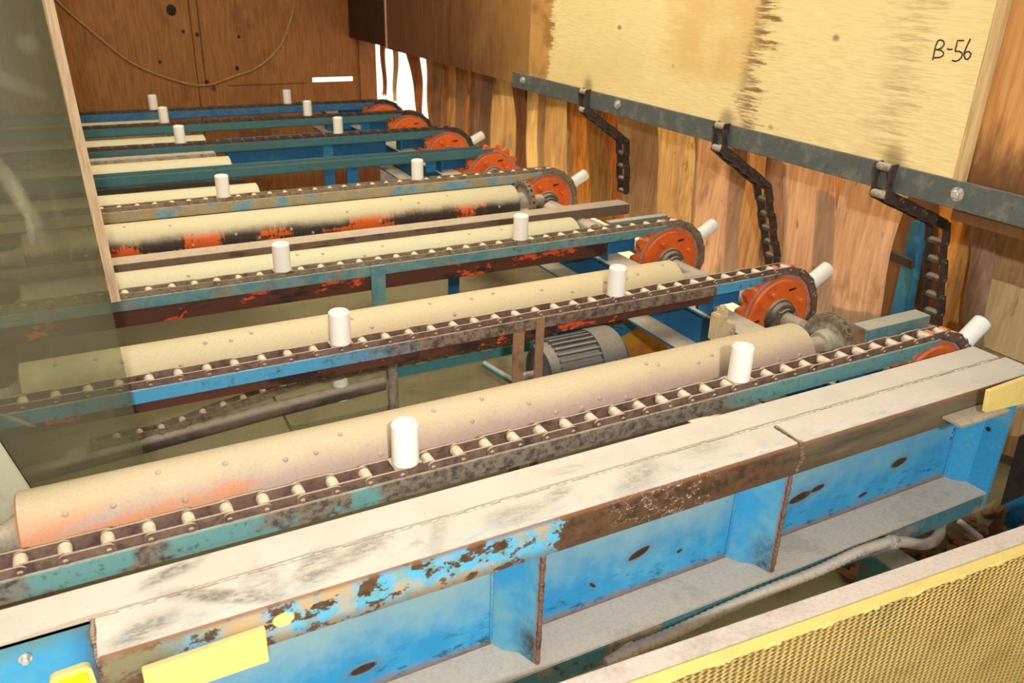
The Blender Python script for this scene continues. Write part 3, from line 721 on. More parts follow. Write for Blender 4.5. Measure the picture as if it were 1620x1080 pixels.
# ------------------------------------------------------------------ sprockets, headshaft
def sprocket(i):
    y = LANES[i] + .034; c = Vector((SX, y, ZCH - SR))
    t = thing('drive_sprocket', 'orange toothed drive sprocket at the end of the ' + ORD[i] + ' rail', 'sprocket', c, 'orange drive sprockets')
    N = 16; prof = []
    Rr = SR - .0118
    for k in range(N):
        a0 = 2 * PI * k / N
        for f, r in [(-.5, SR + .016), (-.36, SR + .014), (-.22, SR - .001), (-.10, Rr), (.10, Rr), (.22, SR - .001), (.36, SR + .014)]:
            a = a0 + f * 2 * PI / N; prof.append((c.x + r * math.sin(a), c.z + r * math.cos(a)))
    MB().prism(prof, 'y', y - .0125, y + .0125).build('toothed_rim', M['orange'], t, 0)
    MB().cyl((c.x, y - .012, c.z), (c.x, y - .020, c.z), .135, .130, 40).build('bolt_plate', M['orange'], t)
    rg = MB(); n_ = 48
    for (r_, d_) in ((.1535, .0124), (.1525, .0150), (.1455, .0150), (.1445, .0124)):
        for j in range(n_): rg.v.append((c.x + r_ * math.cos(2 * PI * j / n_), y - d_, c.z + r_ * math.sin(2 * PI * j / n_)))
    for k in range(3):
        for j in range(n_): rg.f.append([k * n_ + j, k * n_ + (j + 1) % n_, (k + 1) * n_ + (j + 1) % n_, (k + 1) * n_ + j])
    rg.build('ring', M['ringgrey'], t)
    h = MB().loft([((c.x, y - .02, c.z), .066), ((c.x, y - .030, c.z), .064), ((c.x, y - .030, c.z), .057), ((c.x, y - .048, c.z), .056), ((c.x, y - .052, c.z), .050), ((c.x, y - .052, c.z), .040), ((c.x, y - .058, c.z), .038), ((c.x, y - .058, c.z), .028)], 28)
    for k in range(3):
        a = .3 + k * 2 * PI / 3; hexbolt(h, (c.x + .044 * math.cos(a), y - .05, c.z + .044 * math.sin(a)), .0055, .012, (0, -1, 0))
    h.build('hub', M['hub'], t)
    for k in range(4):
        a = .5 + k * PI / 2; q = Vector((c.x + .1 * math.cos(a), y - .02, c.z + .1 * math.sin(a)))
        b = MB(); hexbolt(b, q, .011, .018, (0, -1, 0)); b.build('bolt', M['orange'], t)
    for k in range(3):
        a = 1.1 + k * 2 * PI / 3; q = (c.x + .105 * math.cos(a), y - .0205, c.z + .105 * math.sin(a))
        b = MB(); b.prism([(q[0] - .016, q[2] - .006), (q[0] + .016, q[2] - .002), (q[0] + .016, q[2] + .006), (q[0] - .016, q[2] + .003)], 'y', y - .0212, y - .0195); b.build('slot', M['dark'], t)
    return t
for i in range(8): sprocket(i)
tag(MB().cyl((SX, 1.27, ZCH - SR), (SX, 6.4, ZCH - SR), .028, n=24).build('drive_shaft', M['shaft'], None, 0, origin=(SX, 3.5, ZCH - SR)), 'long dusty drive shaft running through the orange sprockets', 'shaft')

# ------------------------------------------------------------------ drums
DR = [(1.565, -.20, 1.818, 'drum'), (2.185, -.20, 1.838, 'drum_tan'), (2.80, -.20, 1.80, 'drum_pale'), (3.385, -.20, 1.83, 'drum_dark'),
      (3.85, -.6, .745, 'drum_pale'), (4.48, -.6, .740, 'drum_pale'), (5.12, -.6, .72, 'drum_pale'), (5.72, -.6, .56, 'drum_pale')]
DLAB = ['long dusty pinkish drum roller directly behind the nearest chain rail', 'long dusty tan drum roller, second from the front',
        'pale dusty drum roller, third from the front, beside the long brown channel', 'dusty drum roller with bare orange patches along its lower side',
        'short dusty drum roller behind the mottled rail', 'short dusty drum roller behind the chainless rail',
        'short dusty drum roller, second from the back wall', 'short dusty drum roller nearest to the back wall']
RD, ZD = .085, -.095
for k, (yc, xa, xb, mk) in enumerate(DR):
    t = thing('drum_roller', DLAB[k], 'roller', ((xa + xb) / 2, yc, ZD), 'drum rollers between the rails')
    MB().loft([((xa, yc, ZD), RD - .005), ((xa + .004, yc, ZD), RD), ((xb - .004, yc, ZD), RD), ((xb, yc, ZD), RD - .005), ((xb + .004, yc, ZD), RD - .02)], 64).build('drum_shell', M[mk], t, 0)
    MB().loft([((xb, yc, ZD), .05), ((xb + .012, yc, ZD), .045), ((xb + .035, yc, ZD), .03), ((xb + .16, yc, ZD), .026)], 20).build('axle', M['shaft'], t)
    MB().loft([((xa, yc, ZD), .05), ((xa - .03, yc, ZD), .03), ((xa - .1, yc, ZD), .024)], 20).build('axle', M['shaft'], t)
    if k < 4:
        rnd = random.Random(k + 3); ns = [26, 24, 14, 16][k]
        me = MB().ball((0, 0, 0), .0062, 1, 1, .55, 10, 6).mesh('screw', M['screw'])
        for j in range(ns):
            x = xa + .06 + (xb - xa - .1) * (j + rnd.uniform(.1, .9)) / ns
            a = rnd.uniform(.15, 1.25) if k != 3 else rnd.choice([rnd.uniform(.3, .9), rnd.uniform(1.3, 1.7)])
            o = bpy.data.objects.new('screw', me); link(o); o.parent = t
            n = Vector((0, -math.sin(a), math.cos(a)))
            o.location = Vector((x, yc, ZD)) + n * RD - Vector(t.location)
            o.rotation_euler = Vector((0, 0, 1)).rotation_difference(n).to_euler()
    if k in (0, 3):   # drive sprocket with double roller chain at the end of the drum
        xs = xb + .144 if k == 0 else xb + .06
        g = MB(); rs = .076 if k == 0 else .085
        g.loft([((xs - .006, yc, ZD), .05), ((xs - .006, yc, ZD), rs), ((xs + .006, yc, ZD), rs)], 32)
        g.loft([((xs - .045, yc, ZD), .04), ((xs - .03, yc, ZD), .045), ((xs + .02, yc, ZD), .045)], 24)
        g.build('end_sprocket', M['greydust'], t)
        rc = thing('roller_chain', 'dusty roller chain wrapped on the ' + ('front' if k == 0 else 'orange patched') + ' drum end sprocket', 'chain', (xs, yc, ZD))
        nl = 20; lm = MB()
        for e in (-.011, .011): lm.prism(stadium(.0105, .022), 'y', e - .002, e + .002)
        lm.cyl((.011, -.016, 0), (.011, .016, 0), .0066, n=10)
        lm.cyl((-.011, -.011, 0), (-.011, .011, 0), .0066, n=10)
        lm = lm.mesh('chain_link', M['chain_dust'])
        for j in range(nl):
            a = 2 * PI * (j + .5) / nl; R2 = rs + .006
            if math.sin(a) < -.75: continue
            o = bpy.data.objects.new('chain_link', lm); link(o); o.parent = rc
            o.location = (0, R2 * math.cos(a), R2 * math.sin(a))
            o.rotation_euler = (Matrix.Rotation(PI / 2, 4, 'Z').to_3x3().to_4x4()).to_euler()
            o.matrix_basis = Matrix.Translation(o.location) @ Matrix.Rotation(a - PI / 2, 4, 'X') @ Matrix.Rotation(PI / 2, 4, 'Z')

# ------------------------------------------------------------------ front beam
YF, YW, YR, ZL = 1.06, 1.168, 1.229, -.37
XL, XR = -.085, 2.155
beam = thing('front_beam', 'big dusty front beam with peeling blue and brown face and blue web', 'beam', (1.0, 1.15, ZL))
def quadbar(x0, x1, yl, yr, ylr, yrr, z0, z1):
    """bar whose front edge may drift in y along its length"""
    mb = MB(); mb.v = [(x0, yl, z0), (x1, ylr, z0), (x1, yrr, z0), (x0, yr, z0), (x0, yl, z1), (x1, ylr, z1), (x1, yrr, z1), (x0, yr, z1)]
    mb.f = [[3, 2, 1, 0], [4, 5, 6, 7], [0, 1, 5, 4], [1, 2, 6, 5], [2, 3, 7, 6], [3, 0, 4, 7]]; return mb
quadbar(XL, XR, YF, 1.148, YF - .006, 1.148, -.010, 0).build('top_flange', M['beam_top'], beam, .002)
quadbar(-.9, XR - .02, 1.150, YR, 1.150, YR, -.012, .002).build('rear_flange', M['beam_top'], beam, .002)
quadbar(XL, XR, YF - .002, YF + .009, YF - .008, YF + .003, -.080, -.0005).build('face_lip', M['beam_face'], beam, .002)
quadbar(XL - .06, XR - .07, YW, YW + .01, YW, YW + .01, ZL - .05, -.011).build('web', M['beam_web'], beam)
quadbar(-.9, XL + .005, 1.150, 1.160, 1.150, 1.160, -.30, -.002).build('end_plate', M['endplate'], beam, .002)
quadbar(XL, XR - .05, YF, YW, YF, YW, ZL - .01, ZL).build('lower_flange', M['lipdust'], beam, .002)
quadbar(XL, XR - .05, YF - .001, YF + .008, YF - .001, YF + .008, ZL - .06, ZL - .001).build('lower_lip', M['lipface'], beam, .002)
wl = MB()
for j in range(120):
    x = -.06 + (XR - .02) * j / 119
    wl.ball((x, 1.149 + random.uniform(-.002, .002), .001), .0045, 2.2, .8, .35, 7, 4)
wl.build('weld_seam', M['beam_top'], beam)
def bead(pts, r, name='weld_bead', mat='weld'):
    mb = MB()
    for a, b in zip(pts, pts[1:]):
        a, b = Vector(a), Vector(b); n = max(2, int((b - a).length / (r * 1.2)))
        for j in range(n):
            p = a.lerp(b, j / n); mb.ball(p, r * random.uniform(.8, 1.25), 1, 1, 1, 7, 5)
    return mb.build(name, M[mat], beam)
XJ = 1.30
bead([(XJ, YF + .07, .001), (XJ, YF - .004, .001)], .0045); bead([(XJ, YF - .004, 0), (XJ + .012, YF - .004, -.04), (XJ, YF - .004, -.078)], .007)
bead([(XL - .002, 1.148, -.004), (XL - .004, YF + .05, -.002), (XL, YF + .004, -.02), (XL + .004, YF, -.09)], .005)
# bent plate stiffeners between web and lip
for xs, m_ in [(.655, 'stiff2'), (1.295, 'stiff2'), (2.105, 'stiff')]:
    d = .005
    prof = [(xs - .045, YW), (xs - .030, YW - .03), (xs - .004, YW - .05), (xs + .012, YF + .012), (xs + .012 + d * 1.4, YF + .012), (xs + .004, YW - .05), (xs - .022, YW - .034), (xs - .03, YW)]
    MB().prism(prof, 'z', ZL + .001, -.011).build('stiffener', M[m_], beam, 0, 50)
    if xs < 2: bead([(xs + .014, YF + .012, -.082), (xs + .014, YF + .012, ZL + .004)], .0055)
    bead([(xs - .046, YW - .003, -.1), (xs - .046, YW - .003, ZL + .01)], .0035, 'weld_bead', 'stiff')
# end plate at right with a small hole
ep = quadbar(2.10, 2.112, YF - .002, YW + .03, YF - .002, YW + .03, ZL - .06, -.075)
ep.build('end_stiffener', M['stiff'], beam, .0015)
MB().cyl((2.0985, 1.105, -.19), (2.1005, 1.105, -.19), .007, n=12).build('bolt_hole', M['dark'], beam)
# faint stamped characters on the web beside the right stiffener
st = MB()
for (px, py, w_, h_) in [(1505, 693, 4, 6), (1510, 679, 4, 6), (1511, 671, 2, 2), (1512, 665, 4, 4), (1514, 659, 4, 3), (1507, 684, 2, 3)]:
    a = at(px, py, 'y', YW - .0006); s_ = .0016
    st.box(a.x - w_ * s_ / 2, a.x + w_ * s_ / 2, YW - .001, YW - .0001, a.z - .001, a.z + .001)
    st.box(a.x - w_ * s_ / 2, a.x - w_ * s_ / 2 + .002, YW - .001, YW - .0001, a.z - h_ * s_ / 2, a.z + h_ * s_ / 2)
st.build('stamped_mark', M['ink'], beam)

# yellow parts bolted on the beam
yp = thing('yellow_plate', 'pale yellow plate hanging under the beam face at the left', 'plate', (.06, YF - .02, -.06))
qa = [at(225, 1062, 'y', YF - .02), at(420, 995, 'y', YF - .02), at(426, 1047, 'y', YF - .02), at(235, 1112, 'y', YF - .02)]
mb = MB(); mb.v = [tuple(p) for p in qa] + [tuple(p + Vector((0, .012, 0))) for p in qa]
mb.f = [[0, 1, 2, 3], [7, 6, 5, 4], [0, 4, 5, 1], [1, 5, 6, 2], [2, 6, 7, 3], [3, 7, 4, 0]]
mb.build('plate', M['yellow'], yp, .0015)
mb = MB().box(.0, .12, YF - .008, YF - .002, -.055, -.045); mb.build('bracket', M['rail_brown'], yp)
yp = thing('yellow_plate', 'pale yellow plate on a small bracket at the right end of the beam', 'plate', (2.0, .98, -.02))
YP = .985
qa = [at(1566, 619, 'y', YP), at(1640, 592, 'y', YP), at(1640, 634, 'y', YP), at(1560, 653, 'y', YP)]
mb = MB(); mb.v = [tuple(p) for p in qa] + [tuple(p + Vector((0, .012, 0))) for p in qa]
mb.f = [[0, 1, 2, 3], [7, 6, 5, 4], [0, 4, 5, 1], [1, 5, 6, 2], [2, 6, 7, 3], [3, 7, 4, 0]]
mb.build('plate', M['yellow'], yp, .0015)
br = at(1560, 640, 'y', YP)
MB().box(br.x - .05, br.x + .14, YP + .012, YF - .009, -.052, -.045).build('bracket', M['greydust'], yp, .001)
yt = at(115, 1068, 'y', 1.14)
def rrect(cx, cz, w_, h_, r_, ang):
    pts = []
    for (sx, sz, a0) in ((1, 1, 0), (-1, 1, PI / 2), (-1, -1, PI), (1, -1, 3 * PI / 2)):
        for k in range(5):
            a = a0 + k * PI / 8; px_a = sx * (w_ / 2 - r_) + r_ * math.cos(a); pz_a = sz * (h_ / 2 - r_) + r_ * math.sin(a)
            pts.append((cx + px_a * math.cos(ang) - pz_a * math.sin(ang), cz + px_a * math.sin(ang) + pz_a * math.cos(ang)))
    return pts
tg_ = thing('yellow_tag', 'bright yellow rounded tag on the blue beam end at the lower left', 'tag', (yt.x, 1.14, yt.z))
MB().prism(rrect(yt.x, yt.z - .042, .060, .105, .012, .06), 'y', 1.138, 1.149).build('tag_rim', M['yellow'], tg_)
MB().prism(rrect(yt.x, yt.z - .044, .044, .090, .006, .06), 'y', 1.1345, 1.139).build('tag_face', M['yellowtag'], tg_)
nb = MB(); hexbolt(nb, at(40, 1040, 'y', 1.149), .006, .012, (0, -1, 0)); nb.build('bolt', M['bolt'], beam)

# angle iron, blue column and rag of scrap at the right end behind the beam
slab('blue_column', [(1622, 690), (1660, 700), (1640, 900), (1560, 880)], 2.42, .03, M['blue'], 'dark blue steel column at the right end behind the beam', 'column')
ai = thing('angle_iron', 'rusty brown angle iron with dusty top at the right end of the beam', 'angle', (2.25, 1.12, -.2))
q = [at(1612, 690, 'x', 2.26), at(1650, 672, 'x', 2.26), at(1628, 780, 'x', 2.26), at(1582, 800, 'x', 2.26)]
mb = MB(); mb.v = [tuple(p) for p in q] + [tuple(p + Vector((.01, 0, 0))) for p in q]
mb.f = [[0, 1, 2, 3], [7, 6, 5, 4], [0, 4, 5, 1], [1, 5, 6, 2], [2, 6, 7, 3], [3, 7, 4, 0]]
mb.build('upright_leg', M['dark'], ai, .001)
MB().box(2.19, 2.27, 1.10, 1.18, -.155, -.145).build('top_leg', M['greydust'], ai, .001)
slab('orange_bracket', [(1556, 842), (1590, 800), (1572, 872), (1540, 868)], 2.3, .02, M['ply_orange'], 'orange brown wood block below the right end of the beam', 'block')
scr = MB(); rs_ = random.Random(5)
for j in range(130):
    Mx = Matrix.Translation((rs_.uniform(1.75, 2.5), rs_.uniform(.80, 1.35), ZF + .01 + rs_.uniform(0, .05))) @ Matrix.Rotation(rs_.uniform(0, 6), 4, 'Z') @ Matrix.Rotation(rs_.uniform(-.6, .6), 4, 'X')
    a_, b_, c_ = rs_.uniform(.015, .05), rs_.uniform(.008, .02), rs_.uniform(.004, .010)
    scr.box(-a_, a_, -b_, b_, -c_, c_, Mx)
o = tag(scr.build('wood_scraps', M['scrap'], None), 'heap of brown wood scraps on the floor below the right end of the beam', 'scraps', None, 'stuff')
sp = thing('coil_hose', 'short ribbed hose below the right end of the beam', 'hose', at(1530, 835, 'y', 1.12))
a, b_ = at(1517, 824, 'y', 1.13), at(1552, 852, 'y', 1.05)
MB().loft([(a.lerp(b_, j / 40), .010 if j % 2 else .0085) for j in range(41)], 12).build('hose', M['hose'], sp)

# ------------------------------------------------------------------ grey conduit under the beam
YCd = 1.02
cpts = [(958, 1048), (996, 1029), (1060, 1003), (1140, 966), (1222, 931), (1293, 903), (1357, 873), (1405, 857), (1430, 857), (1457, 861), (1474, 857)]
W3 = [at(x, y, 'y', YCd) for x, y in cpts] + [at(1485, 846, 'y', YCd + .03), at(1488, 832, 'y', YCd + .08), at(1486, 815, 'y', YCd + .14)]
def smooth(pts, n=8):
    out = []
    for i in range(len(pts) - 1):
        p0 = pts[max(i - 1, 0)]; p1 = pts[i]; p2 = pts[i + 1]; p3 = pts[min(i + 2, len(pts) - 1)]
        for k in range(n):
            t = k / n
            out.append(.5 * ((2 * p1) + (p2 - p0) * t + (2 * p0 - 5 * p1 + 4 * p2 - p3) * t * t + (3 * p1 - p0 - 3 * p2 + p3) * t ** 3))
    out.append(pts[-1]); return out
cd = thing('conduit', 'grey dusty flexible conduit running below the front beam', 'conduit', W3[5], None)
fl = smooth(W3[1:8], 16)
MB().loft([(p, .0140 if j % 2 else .0118) for j, p in enumerate(fl)], 16).build('ribbed_hose', M['hose'], cd, 0, 80)
fl = smooth(W3[7:], 10)
MB().loft([(p, .0145) for p in fl], 16).build('smooth_elbow', M['hose'], cd)
d = (W3[8] - W3[7]).normalized(); c0 = W3[7] + d * .012
for k in (0, .012): MB().loft([(c0 + d * k, .0175), (c0 + d * (k + .007), .0175)], 18).build('clamp_ring', M['bolt'], cd)
MB().loft([(W3[0], .010), (W3[0].lerp(W3[1], .6), .012), (W3[1], .0165), (W3[1] + (W3[2] - W3[1]).normalized() * .012, .0165)], 14).build('end_fitting', M['hose'], cd)

# ------------------------------------------------------------------ yellow expanded metal guard
ZG = -.115
g0 = at(880, 1080, 'z', ZG); g1 = at(1620, 830, 'z', ZG)
gd = Vector((g1.x - g0.x, g1.y - g0.y, 0)).normalized(); gn = Vector((gd.y, -gd.x, 0))   # towards the viewer
guard = thing('mesh_guard', 'yellow expanded metal guard with dusty angle frame at the lower right', 'guard', g0)
def gp(u, n, z): p = Vector((g0.x, g0.y, 0)) + gd * u + gn * n; return (p.x, p.y, z)
def gbox(u0, u1, n0, n1, z0, z1):
    mb = MB(); mb.v = [gp(u, n, z) for u in (u0, u1) for n in (n0, n1) for z in (z0, z1)]
    mb.f = [[0, 1, 3, 2], [4, 6, 7, 5], [0, 4, 5, 1], [2, 3, 7, 6], [0, 2, 6, 4], [1, 5, 7, 3]]; return mb
gbox(-.5, 1.6, 0, .040, ZG - .006, ZG).build('top_angle', M['lipdust'], guard, .001)
gbox(-.5, 1.6, .034, .040, ZG - .038, ZG - .001).build('front_angle', M['yellow'], guard, .001)
gbox(-.5, 1.6, .002, .006, ZG - .70, ZG - .67).build('bottom_rail', M['yellow'], guard, .001)
for u in (-.5, 1.57): gbox(u, u + .03, .0, .006, ZG - .70, ZG - .006).build('side_rail', M['yellow'], guard, .001)
ex = MB(); sw, lw = .0098, .0335      # short way, long way pitch
u_a, u_b = -.35, 1.56; nrow = int(.62 / (sw / 2)); ncell = int((u_b - u_a) / lw)
for r in range(nrow):
    z0 = ZG - .042 - r * sw / 2
    b = len(ex.v); cnt = 0
    ph = 0 if r % 2 else .5
    for j in range(ncell):
        for f, h in ((.0, -1), (.10, -1), (.40, 1), (.60, 1), (.90, -1)):
            u = u_a + (j + f + ph) * lw; zz = z0 + h * sw * .25
            ex.v += [gp(u, .0392, zz + .0016), gp(u, .0378, zz - .0023), gp(u, .0352, zz - .0004)]; cnt += 1
    for j in range(cnt - 1):
        q = b + 3 * j
        ex.f += [[q, q + 1, q + 4, q + 3], [q + 1, q + 2, q + 5, q + 4], [q + 2, q, q + 3, q + 5]]
o = ex.build('expanded_mesh', M['yellowmesh'], guard, 0, 20)
# ragged weld blobs of paint along the mesh top
for j in range(9):
    wb_ = MB(); u = .05 + j * .115
    for k in range(7): wb_.ball(gp(u + k * .006, .0395, ZG - .034 - random.uniform(0, .006)), random.uniform(.003, .005), 1.5, .6, .9, 7, 5)
    wb_.build('paint_weld', M['yellow'], guard)

tg = at(1420, 890, 'y', 1.03)
tag(MB().box(tg.x - .05, tg.x + .04, 1.0, 1.10, ZF, tg.z + .012).build('teal_box', M['teal'], None, .002, origin=tg), 'teal steel box partly hidden below the conduit clamp', 'box')

# ------------------------------------------------------------------ blue stringer beam under the rails
ZT = -.115
sb = thing('stringer_beam', 'blue steel beam with dusty flanges running crosswise under the rails', 'beam', (1.84, 3.6, ZT))
MB().box(1.785, 1.90, 1.30, 6.6, ZT - .008, ZT).build('top_flange', M['bluedust'], sb, .001)
MB().box(1.838, 1.846, 1.30, 6.6, ZT - .143, ZT - .008).build('web', M['blue'], sb)
MB().box(1.745, 1.88, 1.30, 6.6, ZT - .152, ZT - .143).build('lower_flange', M['bluedust'], sb, .001)
for i in range(8):
    y = LANES[i]
    b = MB().box(1.80, 1.806, y + .005, y + .09, ZT, -.045).box(1.80, 1.98, y + .075, y + .083, ZT, -.045)
    tag(b.build('support_gusset', M['blue'], None, .001, origin=(1.85, y, ZT)), 'blue gusset plate carrying the ' + ORD[i] + ' rail on the stringer beam', 'gusset', 'rail gussets on the stringer beam')
sb2 = thing('blue_crossbar', 'deep blue beam lying just behind the sixth rail', 'beam', (1.3, 4.94, -.1))
MB().box(.80, 1.75, 4.90, 4.98, -.150, -.012).build('bar_body', M['blue'], sb2, .003)
sb3 = thing('blue_crossbar', 'deep blue beam lying in front of the farthest sprocket', 'beam', (1.75, 5.75, -.1))
MB().box(1.62, 1.93, 5.72, 5.78, -.14, -.05).build('bar_body', M['blue'], sb3, .003)
# long brown channel between the third and fourth drums
lc = thing('brown_channel', 'long dusty brown channel lying between the third and fourth drum rollers', 'channel', (1.0, 3.0, -.04))
MB().prism([(2.955, -.03), (3.04, -.03), (3.04, -.036), (2.961, -.036), (2.961, -.075), (2.955, -.075)], 'x', -.9, 2.20).build('channel', weathered('brown channel steel', C(112, 92, 76), C(78, 62, 54), sc=25, vec=(.3, 1, 1), up=.7), lc, .001)
MB().cyl((1.95, 2.86, -.10), (1.95, 3.25, -.10), .03, n=18).build('spacer_tube', M['shaft'], lc)

# ------------------------------------------------------------------ lower works: return guides, motor, guard, blocks
rg = thing('return_guide', 'brown and teal return guide carrying the lower chain strand', 'guide', (.8, 2.56, -.43))
pts = [Vector((-.4, 2.545, -.535)), Vector((.05, 2.545, -.505)), Vector((.45, 2.545, -.475)), Vector((.87, 2.545, -.455))]
MB().loft([(p, .027) for p in pts], 18).build('brown_tube', M['pipe'], rg)
MB().prism([(2.535, -.402), (2.59, -.402), (2.59, -.410), (2.543, -.410), (2.543, -.440), (2.535, -.440)], 'x', .88, 1.98).build('teal_channel', M['teal'], rg, .001)
MB().cyl((p3 + .03, 2.507, ZF), (p3 + .03, 2.507, -.15), .018, n=18).build('upright_pipe', M['greydust'], rails[2])
MB().prism([(1.55, -.41), (1.60, -.36), (1.70, -.36), (1.96, -.43), (1.90, -.45), (1.66, -.40), (1.62, -.45)], 'y', 2.52, 2.528).build('gusset', M['blue'], rg, .001)

mo = thing('electric_motor', 'grey finned electric motor on the floor below the second rail', 'motor', (1.55, 2.42, -.5))
mc = at(905, 562, 'y', 2.40); mz = -.43; Rm = .112; yM = 2.33
x0m, x1m = 1.42, 1.60
MB().loft([((x0m - .03, yM, mz), .05), ((x0m - .028, yM, mz), Rm - .012), ((x0m, yM, mz), Rm), ((x1m, yM, mz), Rm)], 40).build('stator', M['motor'], mo)
fn = MB()
for k in range(30):
    a = 2 * PI * k / 30; Mx = Matrix.Translation((0, yM, mz)) @ Matrix.Rotation(a, 4, 'X')
    fn.box(x0m + .005, x1m, -.004, .004, Rm - .004, Rm + .013, Mx)
fn.build('cooling_fin', M['motor'], mo)
MB().loft([((x1m, yM, mz), Rm + .018), ((x1m + .10, yM, mz), Rm + .018), ((x1m + .135, yM, mz), Rm - .02), ((x1m + .137, yM, mz), .03)], 40).build('fan_cowl', M['motor'], mo)
MB().box(x0m + .03, x1m - .02, yM - .09, yM + .09, ZF, mz - Rm + .02).build('foot', M['motor'], mo)
MB().cyl((x0m - .10, yM, mz), (x0m - .02, yM, mz), .018, n=14).build('motor_shaft', M['bolt'], mo)
tag(MB().box(1.70, 2.26, 2.66, 2.68, ZF, -.40).build('ochre_guard', M['yellowold'], None, .002, origin=(1.85, 2.73, ZF)), 'ochre yellow sheet guard behind the motor', 'guard')

bk = thing('grease_block', 'tan dusty valve block with a small cap in front of the second sprocket', 'block', (1.70, 1.78, -.10))
bx = at(1141, 515, 'y', 1.78)
MB().box(bx.x - .034, bx.x + .002, 1.755, 1.80, bx.z - .045, bx.z + .045).box(bx.x + .0, bx.x + .038, 1.752, 1.80, bx.z - .045, bx.z + .012).build('block_body', M['tan'], bk, .004)
MB().box(bx.x - .020, bx.x + .008, 1.765, 1.79, bx.z + .04, bx.z + .062).cyl((bx.x - .006, 1.778, bx.z + .062), (bx.x - .006, 1.778, bx.z + .070), .011, n=14).build('cap', M['tan'], bk, .002)
hb = MB(); hexbolt(hb, (bx.x + .022, 1.752, bx.z - .012), .008, .006, (0, -1, 0)); hb.build('screw', M['shaft'], bk)

# lower strut and chain lengths behind the third rail
tag(MB().box(1.10, 1.45, 3.18, 3.26, -.52, -.505).build('floor_plank', M['lipdust'], None, .002, origin=(1.2, 3.2, -.5)), 'pale flat plank lying low between second and third rails', 'plank')
ls = MB(); a = Vector((1.13, 2.33, -.60)); b_ = Vector((1.32, 2.28, -.44))
ls.loft([(at(765, 575, 'y', 2.38), .012), (at(820, 608, 'y', 2.25), .012)], 12)
tag(ls.build('thin_pipe', M['teal'], None, 0), 'thin teal pipe slanting near the floor left of the rusty posts', 'pipe')
cu = tag(MB().box(.55, .95, 2.66, 3.0, ZF, ZF + .02).build('floor_sheet', M['floor'], None, .002), 'flat dusty sheet lying on the floor below the third rail', 'sheet')

# near-black block as painted shade for the void behind the first short drum
tag(MB().box(-.9, .74, 4.00, 4.12, -.30, -.05).build('void_shade_block', M['black'], None, .003), 'black block painted in for the shaded void behind the first short drum', 'beam')
tag(MB().box(-.9, .70, 4.63, 4.70, -.12, -.02).build('grey_slotted_beam', M['greydust'], None, .003), 'dark grey slotted bar behind the second short drum', 'beam')

# ------------------------------------------------------------------ hanging chains
def hanging(y0, knee, end, nseg_a, nseg_b, lab, twist=0):
    top = Vector((XW - .02, y0, .408)); low = Vector((XW - .022, y0, .325))
    t = thing('hanging_chain', lab, 'chain', top, 'chains hung from the steel bar')
    an = MB()
    for s in (-1, 1):
        an.prism([(XW - .035, .420), (XW - .008, .422), (XW - .004, .405), (XW - .018, .370), (XW - .010, .330), (XW - .02, .310), (XW - .036, .316), (XW - .032, .360), (XW - .042, .400)], 'y', y0 + s * .028 - .004, y0 + s * .028 + .004)
    an.build('anchor_plate', M['chain_dark'], t, .001)
    for p in (top + Vector((-.006, 0, 0)), low + Vector((-.004, 0, 0))): MB().cyl(p + Vector((0, -.026, 0)), p + Vector((0, .026, 0)), .0125, n=16).build('roller', M['greydust'], t)
    pts = [low]
    n = nseg_a
    for k in range(1, n + 1): pts.append(low.lerp(knee, k / n))
    for k in range(1, nseg_b + 1): pts.append(knee.lerp(end, k / nseg_b))
    for k in range(len(pts) - 1):
        a, b = pts[k], pts[k + 1]; mid = (a + b) / 2; dxy = b - a
        ang = math.atan2(-dxy.z, dxy.x)
        o = bpy.data.objects.new('chain_link', ME[('outer_' if k % 2 else 'inner_') + 'chain_dark']); link(o); o.parent = t
        o.location = mid - Vector(t.location); o.rotation_euler = (0, ang, 0); o.scale = (1, 1.4, 1.25)
        r = bpy.data.objects.new('roller', ME['roll_chain_dark']); link(r); r.parent = o; r.location = (P / 2, 0, 0)
    return t
k1 = at(985, 222, 'y', 3.33); e1 = k1 + Vector((.03, 0, -.25))
hanging(3.35, k1, e1, 5, 4, 'dark hanging chain farthest along the steel bar, tucked behind a strip')
k2 = at(1206, 292, 'y', 2.40); e2 = at(1224, 425, 'y', 2.40)
hanging(2.40, k2, e2, 5, 6, 'dark hanging chain in the middle of the steel bar above a white lug')
k3 = at(1484, 352, 'y', 1.66); e3 = at(1474, 520, 'y', 1.66)
hanging(1.66, k3, e3, 5, 6, 'dark hanging chain nearest along the steel bar, right of the blue post')

# ------------------------------------------------------------------ plywood partition, clear pane, cable
pt = MB()
fz = [(.036, 0.0), (.012, .82)]
def px_(z, off): return .0395 - .037 * z + off
pt.v = [(px_(z, o_), y_, z) for z in (.006, 1.7) for y_ in (2.50, YB - .05) for o_ in (0, .026)]
pt.f = [[0, 1, 3, 2], [4, 6, 7, 5], [0, 4, 5, 1], [2, 3, 7, 6], [0, 2, 6, 4], [1, 5, 7, 3]]
tag(pt.build('plywood_partition', M['ply_edge'], None, 0, origin=(.04, 2.5, .006)), 'plywood partition seen edge on, its raw laminated edge beside the clear pane', 'partition')
pane = thing('clear_pane', 'dirty clear plastic pane hanging at the left behind the front drum', 'pane', (-.4, 1.75, -.2))
mb = MB(); nx, nzp = 16, 20
for k in range(2):
    for i in range(nzp + 1):
        z = -.28 + (1.9) * i / nzp
        xr = .036 - .026 * (z + .1) / .95
        for j in range(nx + 1):
            x = -1.5 + (xr + 1.5) * j / nx
            mb.v.append((x, 1.75 + .006 * math.sin(x * 5 + z * 3) + k * .004, z))
n1 = (nx + 1) * (nzp + 1); w = nx + 1
for i in range(nzp):
    for j in range(nx):
        q = i * w + j; mb.f += [[q, q + 1, q + w + 1, q + w]]
